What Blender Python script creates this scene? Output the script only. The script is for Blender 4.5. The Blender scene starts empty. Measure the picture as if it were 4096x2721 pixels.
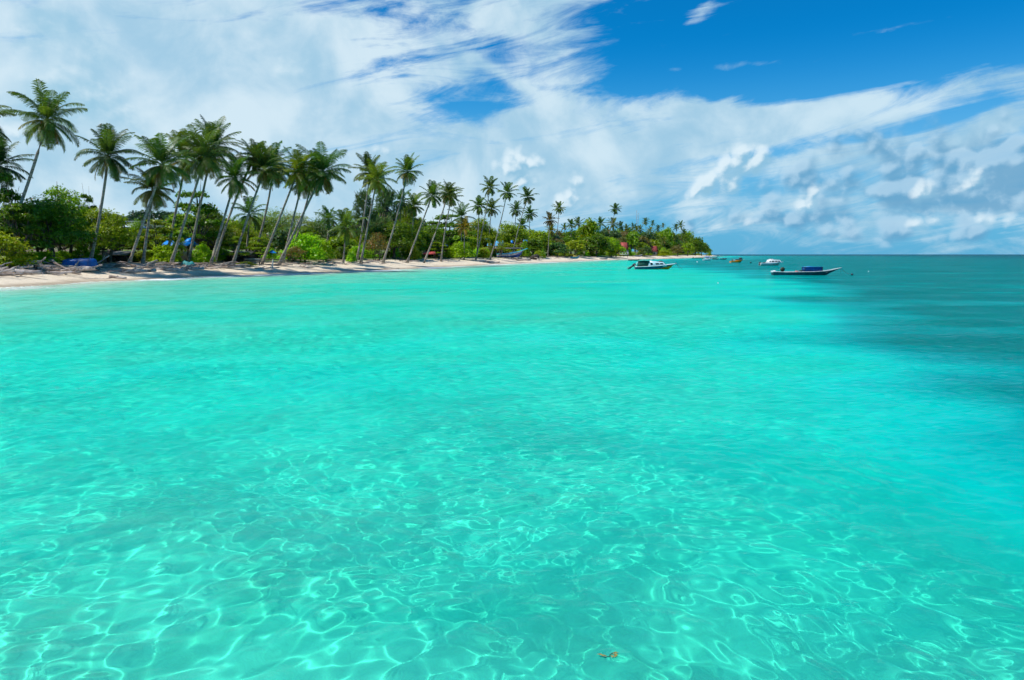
import bpy, bmesh, math, random
import numpy as np
from mathutils import Vector, Matrix, Euler

R = math.radians
scene = bpy.context.scene
random.seed(7)
rng = np.random.default_rng(7)

# ------------------------------------------------------------------ camera
CH = 3.2                       # eye height above the water (a jetty)
F = 2730.0                     # focal length in photo pixels (photo 4096 x 2721)
PITCH = math.atan(344.0 / F)   # camera tilted down
cam_d = bpy.data.cameras.new("camera")
cam_d.sensor_width = 36.0
cam_d.lens = 36.0 * F / 4096.0
cam_d.clip_start = 0.1
cam_d.clip_end = 20000
cam = bpy.data.objects.new("camera", cam_d)
scene.collection.objects.link(cam)
cam.location = (0, 0, CH)
cam.rotation_euler = (R(90) - PITCH, 0, 0)
scene.camera = cam

# ------------------------------------------------------------------ sun, sky, exposure
SUN_EL, SUN_AZ = R(58), R(-104)         # azimuth measured from +Y towards +X
sun_dir = Vector((math.sin(SUN_AZ) * math.cos(SUN_EL), math.cos(SUN_AZ) * math.cos(SUN_EL), math.sin(SUN_EL)))
sd = bpy.data.lights.new("sun", 'SUN')
sd.energy = 4.2
sd.angle = R(0.53)
sd.color = (1.0, 0.955, 0.88)
sun = bpy.data.objects.new("sun", sd)
scene.collection.objects.link(sun)
sun.rotation_euler = sun_dir.to_track_quat('Z', 'Y').to_euler()
sun.location = (0, 0, 60)
sd.cycles.is_caustics_light = True

scene.view_settings.view_transform = 'Standard'
scene.view_settings.look = 'None'
scene.view_settings.exposure = 0.2
scene.view_settings.gamma = 1.0
scene.cycles.max_bounces = 10
scene.cycles.transmission_bounces = 8
scene.cycles.transparent_max_bounces = 12
scene.cycles.sample_clamp_indirect = 6.0
scene.cycles.blur_glossy = 0.3
scene.cycles.use_adaptive_sampling = True
scene.cycles.adaptive_threshold = 0.03
scene.cycles.adaptive_min_samples = 16


class NT:
    """small helper to write node graphs as expressions"""
    def __init__(self, tree):
        self.t = tree; self.n = tree.nodes; self.l = tree.links
    def node(self, typ, **props):
        nd = self.n.new(typ)
        for k, v in props.items():
            setattr(nd, k, v)
        return nd
    def put(self, sock, v):
        if isinstance(v, bpy.types.NodeSocket):
            self.l.new(v, sock)
        elif isinstance(v, (tuple, list)) and sock.type == 'RGBA' and len(v) == 3:
            sock.default_value = (*v, 1)
        else:
            sock.default_value = v
    def m(self, op, a, b=0.0, c=None, clamp=False):
        nd = self.node('ShaderNodeMath', operation=op, use_clamp=clamp)
        self.put(nd.inputs[0], a); self.put(nd.inputs[1], b)
        if c is not None: self.put(nd.inputs[2], c)
        return nd.outputs[0]
    def vec(self, x, y, z=0.0):
        nd = self.node('ShaderNodeCombineXYZ')
        self.put(nd.inputs[0], x); self.put(nd.inputs[1], y); self.put(nd.inputs[2], z)
        return nd.outputs[0]
    def vm(self, op, a, b=(0, 0, 0)):
        nd = self.node('ShaderNodeVectorMath', operation=op)
        self.put(nd.inputs[0], a); self.put(nd.inputs[1], b)
        return nd.outputs[0]
    def noise(self, v, scale, detail=4.0, rough=0.5, dist=0.0, lac=2.0, out=0):
        nd = self.node('ShaderNodeTexNoise')
        self.put(nd.inputs['Vector'], v); self.put(nd.inputs['Scale'], scale)
        nd.inputs['Detail'].default_value = detail; nd.inputs['Roughness'].default_value = rough
        nd.inputs['Distortion'].default_value = dist; nd.inputs['Lacunarity'].default_value = lac
        return nd.outputs[out]
    def smooth(self, x, a, b, lo=0.0, hi=1.0):
        nd = self.node('ShaderNodeMapRange', interpolation_type='SMOOTHSTEP')
        self.put(nd.inputs[0], x); self.put(nd.inputs[1], a); self.put(nd.inputs[2], b)
        self.put(nd.inputs[3], lo); self.put(nd.inputs[4], hi)
        return nd.outputs[0]
    def mix(self, f, a, b, blend='MIX'):
        nd = self.node('ShaderNodeMix', data_type='RGBA', blend_type=blend)
        self.put(nd.inputs[0], f); self.put(nd.inputs[6], a); self.put(nd.inputs[7], b)
        return nd.outputs[2]
    def ramp(self, f, stops):
        nd = self.node('ShaderNodeValToRGB')
        self.put(nd.inputs[0], f)
        e = nd.color_ramp.elements
        while len(e) < len(stops): e.new(0.5)
        for el, (p, c) in zip(e, stops):
            el.position = p; el.color = (*c, 1)
        return nd.outputs[0]


def px_azel(px, py):
    """direction of a photo pixel as azimuth, elevation"""
    dx, v = px - 2048.0, 1360.5 - py
    y = F * math.cos(PITCH) + v * math.sin(PITCH)
    z = -F * math.sin(PITCH) + v * math.cos(PITCH)
    return math.atan2(dx, y), math.atan2(z, math.hypot(dx, y))


def build_world():
    w = bpy.data.worlds.new("World")
    scene.world = w
    w.use_nodes = True
    w.cycles.sampling_method = 'MANUAL'
    w.cycles.sample_map_resolution = 512
    n = NT(w.node_tree)
    n.n.clear()
    out = n.node('ShaderNodeOutputWorld')
    bg = n.node('ShaderNodeBackground')
    bg.inputs['Strength'].default_value = 0.1
    n.l.new(bg.outputs[0], out.inputs[0])
    sky = n.node('ShaderNodeTexSky', sky_type='NISHITA')
    sky.sun_disc = False
    sky.sun_elevation = SUN_EL
    sky.sun_rotation = SUN_AZ
    sky.air_density = 1.0; sky.dust_density = 0.5; sky.ozone_density = 2.0
    blue = n.mix(1.0, sky.outputs[0], SKY_TINT, 'MULTIPLY')
    tc = n.node('ShaderNodeTexCoord')
    sep = n.node('ShaderNodeSeparateXYZ')
    n.l.new(tc.outputs['Generated'], sep.inputs[0])
    X, Y, Z = sep.outputs
    az = n.m('ARCTAN2', X, Y)
    el = n.m('ARCTAN2', Z, n.m('SQRT', n.m('ADD', n.m('MULTIPLY', X, X), n.m('MULTIPLY', Y, Y))))
    uv = n.vec(az, el, 0.0)
    # ripple the coordinates so that edges are never smooth ellipses
    wob = n.noise(uv, 5.0, 5.0, 0.6, 0.0, out=1)
    uvw = n.vm('ADD', uv, n.vm('MULTIPLY', n.vm('SUBTRACT', wob, (0.5, 0.5, 0.5)), (0.07, 0.05, 0.0)))

    def blobs(lst, coords, grow=1.0):
        tot = None
        for (px, py, rx, ry, s, *rot) in lst:
            a, e = px_azel(px, py)
            d = n.vm('SUBTRACT', coords, (a, e, 0))
            if rot:
                vr = n.node('ShaderNodeVectorRotate', rotation_type='Z_AXIS')
                n.put(vr.inputs['Vector'], d); vr.inputs['Angle'].default_value = R(-rot[0])
                d = vr.outputs[0]
            d = n.vm('MULTIPLY', d, (F / (rx * grow), F / (ry * grow), 0))
            ln = n.node('ShaderNodeVectorMath', operation='DOT_PRODUCT')
            n.put(ln.inputs[0], d); n.put(ln.inputs[1], d)
            g = n.m('MULTIPLY', n.m('EXPONENT', n.m('MULTIPLY', ln.outputs['Value'], -1.0)), s)
            tot = g if tot is None else n.m('ADD', tot, g)
        return tot

    # the broad sky is paler and milkier near the horizon
    hor = n.smooth(el, 0.0, 0.34)
    low = n.ramp(hor, HORIZON_RAMP)
    base = n.mix(n.smooth(el, 0.02, 0.30, HAZE0, 0.0), blue, low)

    # ---- high thin cloud: streaks drawn out along the wind
    vr = n.node('ShaderNodeVectorRotate', rotation_type='Z_AXIS')
    n.put(vr.inputs['Vector'], uv); vr.inputs['Angle'].default_value = R(-9)
    st = n.vm('MULTIPLY', vr.outputs[0], (1.0, 5.5, 1.0))
    s1 = n.noise(st, 4.6, 10.0, 0.64, 1.1)
    s2 = n.noise(n.vm('ADD', n.vm('MULTIPLY', uv, (1, 1.8, 1)), (3.1, 1.7, 0)), 5.5, 9.0, 0.62, 1.0)
    hi = blobs(HIGH, uvw)
    hi = n.m('ADD', hi, n.m('MULTIPLY', n.m('SUBTRACT', s1, 0.5), 3.9))
    hi = n.m('ADD', hi, n.m('MULTIPLY', n.m('SUBTRACT', s2, 0.5), 2.2))
    hi_a = n.smooth(hi, 0.0, 1.35, 0.0, 0.95)
    s3 = n.noise(n.vm('ADD', uv, (9, 4, 0)), 9.0, 7.0, 0.55, 0.3)
    hcol = n.mix(n.smooth(s3, 0.35, 0.68), HIGH_DARK, HIGH_BRIGHT)
    hcol = n.mix(n.smooth(az, -0.15, 0.35), hcol, n.mix(1.0, hcol, (0.92, 0.96, 0.98), 'MULTIPLY'))
    c = n.mix(hi_a, base, hcol)

    # ---- low cumulus with lit tops and blue-grey bases
    def cumulus(c, lst, seed, dark, bright, scale, soft, lift, amt=1.0, both=False, puff=3.0, thr=0.42):
        bl0 = blobs(lst, uv, 1.0 if puff < 4 else 1.3)
        # light comes from the upper left: compare density with a step towards the sun
        def dens(off):
            cc = n.vm('ADD', uv, off)
            nz = n.noise(n.vm('ADD', n.vm('MULTIPLY', cc, (1.0, 1.15, 1.0)), seed), scale, 10.0, 0.55, 0.12)
            if puff > 4:       # rounded billows
                vo = n.node('ShaderNodeTexVoronoi', feature='F1')
                n.put(vo.inputs['Vector'], n.vm('ADD', cc, n.vm('MULTIPLY', wob, (0.02, 0.02, 0.0))))
                vo.inputs['Scale'].default_value = scale * 1.5
                vo.inputs['Detail'].default_value = 1.0
                nz = n.m('ADD', n.m('MULTIPLY', nz, 0.60), n.m('MULTIPLY', n.m('SUBTRACT', 0.98, vo.outputs['Distance']), 0.42))
            return n.m('ADD', blobs(lst, cc, 1.0 if puff < 4 else 1.3) if (both and off[1]) else bl0, n.m('MULTIPLY', n.m('MULTIPLY', n.m('SUBTRACT', nz, 0.5), puff), n.smooth(bl0, 0.05, 0.55)))
        d0 = dens((0, 0, 0)); d1 = dens((-0.005, 0.009, 0))
        a = n.smooth(d0, thr, thr + soft, 0.0, amt)
        lit = n.smooth(n.m('SUBTRACT', d0, d1), -0.30 + lift, 0.50 + lift)
        thick = n.smooth(d0, 0.6, 1.7)
        lit = n.m('MULTIPLY', lit, n.m('SUBTRACT', 1.0, n.m('MULTIPLY', thick, 0.25)))
        return n.mix(a, c, n.mix(lit, dark, bright))
    c = cumulus(c, CUM_GREY, (1.3, 7.7, 0), GREY_D, GREY_B, 15.0, 1.2, 0.0, 0.85, puff=5.0, thr=0.16)
    c = cumulus(c, CUM_WHITE, (5.3, 2.7, 0), WHITE_D, WHITE_B, 19.0, 1.25, 0.10, 0.97, both=True, puff=4.6, thr=0.26)
    c = cumulus(c, CUM_SOFT, (8.3, 3.1, 0), SOFT_D, SOFT_B, 9.0, 1.1, 0.02, 0.9)
    # below the horizon: sea colour, never seen directly
    c = n.mix(n.smooth(el, -0.03, -0.002), (0.3, 1.6, 1.9), c)
    n.l.new(c, bg.inputs[0])


SKY_TINT = (0.01, 0.68, 1.16)
HAZE0 = 0.85
HORIZON_RAMP = [(0.0, (1.2, 3.9, 6.3)), (0.35, (2.0, 4.7, 7.0)), (0.7, (1.3, 4.3, 7.0)), (1.0, (0.5, 3.3, 6.6))]
HIGH_DARK, HIGH_BRIGHT = (3.3, 5.4, 6.9), (5.9, 7.3, 8.1)
GREY_D, GREY_B = (1.15, 3.2, 5.2), (4.2, 6.1, 7.6)
WHITE_D, WHITE_B = (2.4, 4.7, 6.4), (7.4, 8.4, 8.9)
SOFT_D, SOFT_B = (2.6, 5.0, 6.6), (6.9, 8.0, 8.6)
# photo pixel centre, radii in photo pixels, strength, tilt
HIGH = [(300, 250, 900, 420, 1.15), (1000, 380, 520, 300, 0.95), (300, 800, 700, 260, 0.75),
        (1550, 120, 620, 120, 0.70, 12), (2150, 60, 420, 110, 0.80, 12), (1900, 500, 620, 130, 0.30, -8),
        (1500, 500, 700, 60, 0.45, 0), (2200, 240, 190, 150, 0.62), (1950, 300, 420, 60, 0.35, -12), (3100, 250, 700, 16, 0.75, 2), (3500, 130, 500, 12, 0.8, 1), (2780, 60, 130, 30, 0.9, 40), (2830, 150, 170, 26, 0.9, 6), (2650, 330, 60, 120, 0.4),
        (2450, 440, 620, 70, 0.72, -4), (2900, 560, 1000, 130, 0.72, 6), (2300, 640, 700, 130, 0.8, 8),
        (3300, 420, 620, 45, 0.75, 5), (4000, 500, 320, 50, 0.75, 10), (1900, 720, 600, 150, 0.7),
        (3500, 640, 600, 130, 0.65), (2700, 800, 800, 120, 0.36), (3600, 860, 700, 120, 0.25), (4500, 300, 400, 260, 0.3), (-800, 400, 700, 500, 0.8),
        (1700, 880, 500, 110, 0.6), (700, 930, 1300, 120, 0.6), (1650, 330, 200, 30, 0.5, 20), (2050, 330, 260, 24, 0.6, -28), (2420, 620, 330, 22, 0.5, 10), (3300, 470, 700, 30, 0.5, 4),
        (3500, 150, 860, 190, -0.85), (3100, 330, 560, 60, -0.6), (2520, 160, 170, 170, -0.35),
        (1790, 465, 400, 26, -0.7, 8), (1860, 370, 170, 60, 0.55, -14), (2950, 510, 240, 30, -0.9, 8), (1880, 190, 280, 40, -0.45, 12), (1650, 250, 240, 30, -0.35, 14), (2900, 640, 520, 18, -0.6, 6), (2500, 520, 400, 20, -0.45, 5), (3300, 560, 400, 16, -0.5, 8), (2180, 175, 160, 26, -0.5),
        (3820, 480, 230, 45, -0.8, 25), (2330, 50, 230, 50, -0.4), (1300, 560, 200, 60, -0.3), (3350, 700, 130, 22, -0.5)]
CUM_WHITE = [(2070, 630, 60, 62, 1.15), (2130, 700, 120, 55, 0.85), (2280, 750, 70, 110, 0.95), (1990, 690, 90, 60, 0.6), (2200, 850, 160, 60, 0.4),
             (2990, 640, 95, 45, 1.2, 30), (2900, 700, 130, 55, 1.0, 25), (2830, 765, 85, 35, 0.9, 10), (3190, 830, 105, 42, 1.1, 25), (3255, 775, 42, 24, 1.0, 30),
             (1510, 625, 120, 50, 0.95), (1710, 690, 52, 36, 1.05), (1400, 800, 60, 55, 0.5), (1800, 780, 60, 40, 0.5),
             (2880, 845, 45, 26, 1.0, 20), (2985, 905, 60, 22, 0.9, 20), (3700, 800, 75, 60, 1.0), (3670, 760, 30, 30, 0.7), (3900, 690, 55, 45, 0.7),
             (-60, 470, 190, 75, 0.9), (3650, 900, 110, 30, 0.8), (4000, 900, 130, 28, 0.75), (3560, 590, 70, 55, 0.5), (3900, 845, 90, 20, 0.5)]
CUM_GREY = [(3950, 640, 150, 95, 1.1), (4060, 760, 170, 70, 1.1), (3480, 800, 130, 75, 1.15), (3560, 560, 140, 100, 0.75),
            (3420, 700, 300, 90, 0.55), (3180, 680, 120, 70, 0.75), (3300, 900, 600, 40, 0.55), (3820, 815, 130, 40, 0.9), (3860, 600, 60, 40, 0.8),
            (2750, 900, 300, 40, 0.35), (4300, 700, 300, 150, 0.8), (3500, 960, 700, 20, 0.6), (3020, 770, 160, 45, 0.8), (3210, 870, 120, 20, 0.8)]
CUM_SOFT = [(550, 330, 260, 120, 0.8), (330, 420, 200, 90, 0.7), (1130, 250, 190, 90, 0.8), (650, 560, 300, 80, 0.7),
            (100, 480, 140, 100, 0.7), (1180, 500, 150, 60, 0.6), (150, 120, 240, 100, 0.7), (1700, 150, 300, 60, 0.5, 12)]
build_world()

# ------------------------------------------------------------------ generic helpers
COL = scene.collection
MATS = {}


def ground_point(px, py, z=0.0):
    dx, v = px - 2048.0, 1360.5 - py
    y = F * math.cos(PITCH) + v * math.sin(PITCH)
    zz = -F * math.sin(PITCH) + v * math.cos(PITCH)
    k = (z - CH) / zz
    return Vector((dx * k, y * k, z))


def at_depth(px, py, D):
    """point of the photo pixel's ray at forward distance D"""
    dx, v = px - 2048.0, 1360.5 - py
    y = F * math.cos(PITCH) + v * math.sin(PITCH)
    zz = -F * math.sin(PITCH) + v * math.cos(PITCH)
    return Vector((dx * D / y, D, CH + zz * D / y))


def tag(o, label=None, cat=None, group=None, kind=None):
    if label: o["label"] = label
    if cat: o["category"] = cat
    if group: o["group"] = group
    if kind: o["kind"] = kind
    return o


def empty(name, loc=(0, 0, 0), rz=0.0):
    o = bpy.data.objects.new(name, None)
    COL.objects.link(o)
    o.location = loc
    o.rotation_euler = (0, 0, rz)
    o.empty_display_size = 0.3
    return o


def mesh_np(name, verts, quads=None, tris=None, mats=(), parent=None, smooth=False, attrs=None, link=True):
    """fast mesh from numpy arrays; attrs: name -> per-vertex float array"""
    me = bpy.data.meshes.new(name)
    verts = np.asarray(verts, dtype=np.float32)
    me.vertices.add(len(verts))
    me.vertices.foreach_set("co", verts.ravel())
    loops, starts, n0 = [], [], 0
    if quads is not None and len(quads):
        q = np.asarray(quads, dtype=np.int32)
        loops.append(q.ravel()); starts.append(np.arange(len(q)) * 4); n0 = len(q) * 4
    if tris is not None and len(tris):
        t = np.asarray(tris, dtype=np.int32)
        loops.append(t.ravel()); starts.append(n0 + np.arange(len(t)) * 3)
    loops = np.concatenate(loops); starts = np.concatenate(starts).astype(np.int32)
    me.loops.add(len(loops)); me.polygons.add(len(starts))
    me.loops.foreach_set("vertex_index", loops)
    me.polygons.foreach_set("loop_start", starts)
    if smooth:
        me.polygons.foreach_set("use_smooth", np.ones(len(starts), dtype=bool))
    if attrs:
        for k, a in attrs.items():
            at = me.attributes.new(k, 'FLOAT', 'POINT')
            at.data.foreach_set("value", np.asarray(a, dtype=np.float32))
    me.update(calc_edges=True)
    for m in mats: me.materials.append(m)
    if not link: return me
    o = bpy.data.objects.new(name, me)
    COL.objects.link(o)
    if parent: o.parent = parent
    return o


# ------------------------------------------------------------------ shoreline and terrain
SHORE = [(-400, -900), (-150, -600), (-84, -200), (-66, -60), (-58, 0), (-52, 40)]
for px, py in [(0, 1152), (200, 1140), (360, 1128), (534, 1121), (846, 1106), (1053, 1099), (1350, 1088), (1573, 1079), (1732, 1069.5),
               (1850, 1065), (1950, 1059.5), (2105, 1053), (2258, 1047.5), (2407, 1041), (2600, 1036.5), (2733, 1032.5),
               (2820, 1029), (2875, 1025)]:
    g = ground_point(px, py)
    SHORE.append((g.x, g.y))
SHORE += [(SHORE[-1][0] + 4, SHORE[-1][1] + 50), (180, SHORE[-1][1] + 130), (60, SHORE[-1][1] + 250), (-300, 1300), (-1500, 1800)]
SH = np.array(SHORE)


def shore_dist(x, y):
    """signed distance to the waterline, positive inland"""
    x = np.asarray(x, dtype=np.float64); y = np.asarray(y, dtype=np.float64)
    best = np.full(x.shape, 1e18); sgn = np.ones(x.shape)
    for (ax, ay), (bx, by) in zip(SH[:-1], SH[1:]):
        dx, dy = bx - ax, by - ay
        L2 = dx * dx + dy * dy
        t = np.clip(((x - ax) * dx + (y - ay) * dy) / L2, 0, 1)
        qx, qy = x - (ax + t * dx), y - (ay + t * dy)
        d2 = qx * qx + qy * qy
        cr = dx * qy - dy * qx            # >0 on the left of the line: inland
        m = d2 < best - 1e-9
        best = np.where(m, d2, best); sgn = np.where(m, np.sign(cr), sgn)
    return np.sqrt(best) * np.where(sgn == 0, 1, sgn)


def vnoise(x, y, seed=0, n=14, wl=(4, 20)):
    r = np.random.default_rng(seed)
    out = np.zeros(np.shape(x))
    for i in range(n):
        w = math.exp(r.uniform(math.log(wl[0]), math.log(wl[1])))
        a = r.uniform(0, 2 * math.pi); k = 2 * math.pi / w
        out = out + np.sin(k * (np.cos(a) * x + np.sin(a) * y) + r.uniform(0, 6.28) + 1.3 * np.sin(k * 0.37 * (y - x) + i))
    return out / math.sqrt(n)


DP_T = [-4000, -300, -120, -60, -35, -14, -5, 0, 4, 8, 12, 18, 30, 42, 70, 130, 400, 5000]
DP_Z = [-9.0, -5.5, -3.0, -2.05, -1.75, -1.05, -0.40, 0.0, 0.42, 0.95, 1.45, 1.95, 2.25, 3.0, 5.2, 7.5, 8.0, 8.0]
GRASS_Y = [-60, 0, 12, 18, 37, 65, 95, 120, 150, 190, 300, 420, 600, 900, 6000]
GRASS_X = [4.6, 6.0, 7.4, 9.2, 17.0, 28.0, 36, 37, 38, 39, 49, 68, 130, 245, 700]


def terrain_z(x, y):
    x = np.asarray(x, dtype=np.float64); y = np.asarray(y, dtype=np.float64)
    t = shore_dist(x, y)
    z = np.interp(t, DP_T, DP_Z)
    cusp = vnoise(x, y, 3, 10, (9, 30))
    z = z + 0.10 * cusp * np.clip((t + 4) / 7, 0, 1) * np.clip((30 - t) / 15, 0.3, 1)
    z = z + 0.10 * vnoise(x, y, 5, 12, (3, 14)) * np.clip(-t / 12, 0, 1)
    z = z + 0.16 * vnoise(x, y, 51, 10, (12, 45)) * np.clip(-t / 20, 0, 1)
    # a shallower bar under the jetty
    z = z + 0.38 * np.exp(-((x + 2) / 18) ** 2 - ((y - 4) / 12) ** 2)
    # extra depth over the seagrass beds
    g = grass_mask(x, y)
    z = z - 1.5 * g * np.clip(-t / 30, 0, 1)
    return z


def grass_mask(x, y):
    b = np.interp(y, GRASS_Y, GRASS_X)
    w = 0.9 + np.clip(y, 0, 400) * 0.022
    wig = vnoise(x * 0.5, y, 11, 12, (6, 40)) * (1.2 + np.clip(y, 0, 200) * 0.02)
    return 1 / (1 + np.exp(-np.clip((x - b + wig) / w, -30, 30)))


def tz(x, y):
    return float(terrain_z(np.array([x]), np.array([y]))[0])


def polar_grid(r0, r1, ratio, na, half, coarse=40):
    rr = [r0]
    while rr[-1] < r1:
        k = ratio if not callable(ratio) else ratio(rr[-1])
        rr.append(rr[-1] * k)
    rr = np.array(rr)
    fine = np.linspace(-half, half, na)
    rest = np.linspace(half, 2 * math.pi - half, coarse + 2)[1:-1]
    th = np.concatenate([fine, rest])
    Rg, T = np.meshgrid(rr, th, indexing='ij')
    x, y = (Rg * np.sin(T)), (Rg * np.cos(T))
    nr, nt = len(rr), len(th)
    i = np.arange(nr - 1)[:, None]; j = np.arange(nt)[None, :]
    jn = (j + 1) % nt
    q = np.stack([i * nt + j, (i + 1) * nt + j, (i + 1) * nt + jn, i * nt + jn], -1).reshape(-1, 4)
    q = q[:, ::-1]
    return x, y, Rg, q, nt


def mat(name, build, **kw):
    if name in MATS: return MATS[name]
    m = bpy.data.materials.new(name)
    m.use_nodes = True
    n = NT(m.node_tree); n.n.clear()
    out = n.node('ShaderNodeOutputMaterial')
    build(n, out, **kw)
    MATS[name] = m
    return m


def principled(n, out, color, rough=0.6, spec=0.5, bump=None, bump_d=0.05, metal=0.0, strength=1.0):
    p = n.node('ShaderNodeBsdfPrincipled')
    n.put(p.inputs['Base Color'], color)
    n.put(p.inputs['Roughness'], rough)
    p.inputs['Specular IOR Level'].default_value = spec
    p.inputs['Metallic'].default_value = metal
    if bump is not None:
        b = n.node('ShaderNodeBump')
        b.inputs['Strength'].default_value = strength
        b.inputs['Distance'].default_value = bump_d
        n.put(b.inputs['Height'], bump)
        n.l.new(b.outputs[0], p.inputs['Normal'])
    n.l.new(p.outputs[0], out.inputs[0])
    return p


def attr(n, name):
    a = n.node('ShaderNodeAttribute'); a.attribute_name = name
    return a.outputs['Fac']


def pos(n):
    return n.node('ShaderNodeNewGeometry').outputs['Position']


def b_seabed(n, out):
    P = pos(n)
    g = attr(n, 'grass')
    n1 = n.noise(n.vm('MULTIPLY', P, (1, 1, 0)), 0.35, 8.0, 0.6, 0.6)
    n2 = n.noise(n.vm('MULTIPLY', P, (0.06, 0.5, 0)), 0.25, 6.0, 0.6, 0.4)
    gg = n.m('ADD', g, n.m('MULTIPLY', n.m('SUBTRACT', n1, 0.5), 0.7))
    gg = n.m('ADD', gg, n.m('MULTIPLY', n.m('SUBTRACT', n2, 0.5), 0.9))
    gm = n.smooth(gg, 0.38, 0.85)
    sand = n.mix(n.smooth(n.noise(P, 0.9, 6.0, 0.6), 0.3, 0.75), (0.90, 0.88, 0.76), (0.80, 0.82, 0.68))
    mot = n.noise(n.vm('ADD', n.vm('MULTIPLY', P, (1, 1, 0)), (7, 3, 0)), 0.45, 7.0, 0.62, 0.7)
    sand = n.mix(n.smooth(mot, 0.42, 0.66), sand, (0.56, 0.62, 0.46))
    # scattered darker weed patches and pebbles on the open sand
    weed = n.smooth(n.noise(n.vm('MULTIPLY', P, (1, 1, 0)), 0.16, 5.0, 0.55, 0.5), 0.62, 0.74)
    sand = n.mix(n.m('MULTIPLY', weed, 0.15), sand, (0.30, 0.42, 0.26))
    peb = n.smooth(n.noise(P, 7.0, 3.0, 0.5), 0.66, 0.72)
    sand = n.mix(n.m('MULTIPLY', peb, 0.25), sand, (0.30, 0.30, 0.20))
    gr = n.mix(n.smooth(n1, 0.35, 0.7), (0.10, 0.13, 0.10), (0.24, 0.27, 0.18))
    c = n.mix(gm, sand, gr)
    principled(n, out, c, 0.9, 0.1, bump=n.noise(P, 3.0, 5.0, 0.6), bump_d=0.04)


def b_beach(n, out):
    P = pos(n)
    sep = n.node('ShaderNodeSeparateXYZ'); n.put(sep.inputs[0], P)
    t = attr(n, 'inland')
    nz = n.noise(P, 0.5, 6.0, 0.6)
    tt = n.m('ADD', t, n.m('MULTIPLY', n.m('SUBTRACT', nz, 0.5), 6.0))
    sand = n.mix(n.smooth(n.noise(P, 2.5, 6.0, 0.65), 0.3, 0.7), (0.62, 0.50, 0.36), (0.80, 0.68, 0.51))
    speck = n.smooth(n.noise(P, 9.0, 3.0, 0.6), 0.64, 0.70)
    sand = n.mix(n.m('MULTIPLY', speck, 0.5), sand, (0.20, 0.14, 0.09))
    wet = n.smooth(tt, 0.4, 3.2, 1.0, 0.0)
    sand = n.mix(n.m('MULTIPLY', wet, 0.75), sand, (0.40, 0.29, 0.18))
    litter = n.mix(n.smooth(n.noise(P, 1.7, 7.0, 0.65), 0.35, 0.65), (0.09, 0.065, 0.04), (0.24, 0.18, 0.12))
    grass = n.mix(n.noise(P, 3.0, 5.0, 0.6), (0.05, 0.12, 0.015), (0.14, 0.26, 0.03))
    inl = n.mix(n.smooth(n.noise(n.vm('ADD', P, (40, 3, 0)), 0.12, 5.0, 0.55), 0.46, 0.56), litter, grass)
    c = n.mix(n.smooth(tt, 12.5, 18.0), sand, inl)
    rough = n.m('SUBTRACT', 0.95, n.m('MULTIPLY', wet, 0.5))
    h = n.m('ADD', n.noise(P, 1.6, 6.0, 0.6), n.m('MULTIPLY', n.noise(P, 9.0, 3.0, 0.5), 0.3))
    principled(n, out, c, rough, 0.3, bump=h, bump_d=0.12)


def build_terrain():
    x, y, Rg, q, nt = polar_grid(2.0, 5500, 1.0075, 620, R(48), 60)
    xf, yf = x.ravel(), y.ravel()
    t = shore_dist(xf, yf)
    z = terrain_z(xf, yf)
    g = grass_mask(xf, yf)
    v = np.stack([xf, yf, z], 1)
    # centre cap
    c0 = len(v)
    v = np.vstack([v, [[0, 0, tz(0, 0)]]])
    t = np.append(t, shore_dist(np.array([0.]), np.array([0.]))); g = np.append(g, 0.1)
    cap = [(c0, (j + 1) % nt, j) for j in range(nt)]
    tq = t[q].max(1)
    tq2 = t[q].min(1)
    sea = tq < 0.2
    def sub(name, qs, tris, m, at):
        used = np.unique(np.concatenate([qs.ravel(), np.array(tris, dtype=int).ravel()]) if len(tris) else qs.ravel())
        mp = np.full(len(v), -1); mp[used] = np.arange(len(used))
        return mesh_np(name, v[used], mp[qs], mp[np.array(tris)] if len(tris) else None, [m], smooth=True,
                       attrs={k: a[used] for k, a in at.items()})
    sb = sub('seabed', q[sea], cap, mat('seabed_sand', b_seabed), {'grass': g, 'inland': t})
    bc = sub('beach', q[~sea], [], mat('beach_sand', b_beach), {'inland': t})
    tag(sb, 'pale sandy sea floor with dark seagrass seen through the water', kind='structure')
    tag(bc, 'curved pale sand beach with darker ground under the trees', kind='structure')
    sb.cycles.is_caustics_receiver = True
    bc.cycles.is_caustics_receiver = True


build_terrain()


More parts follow.
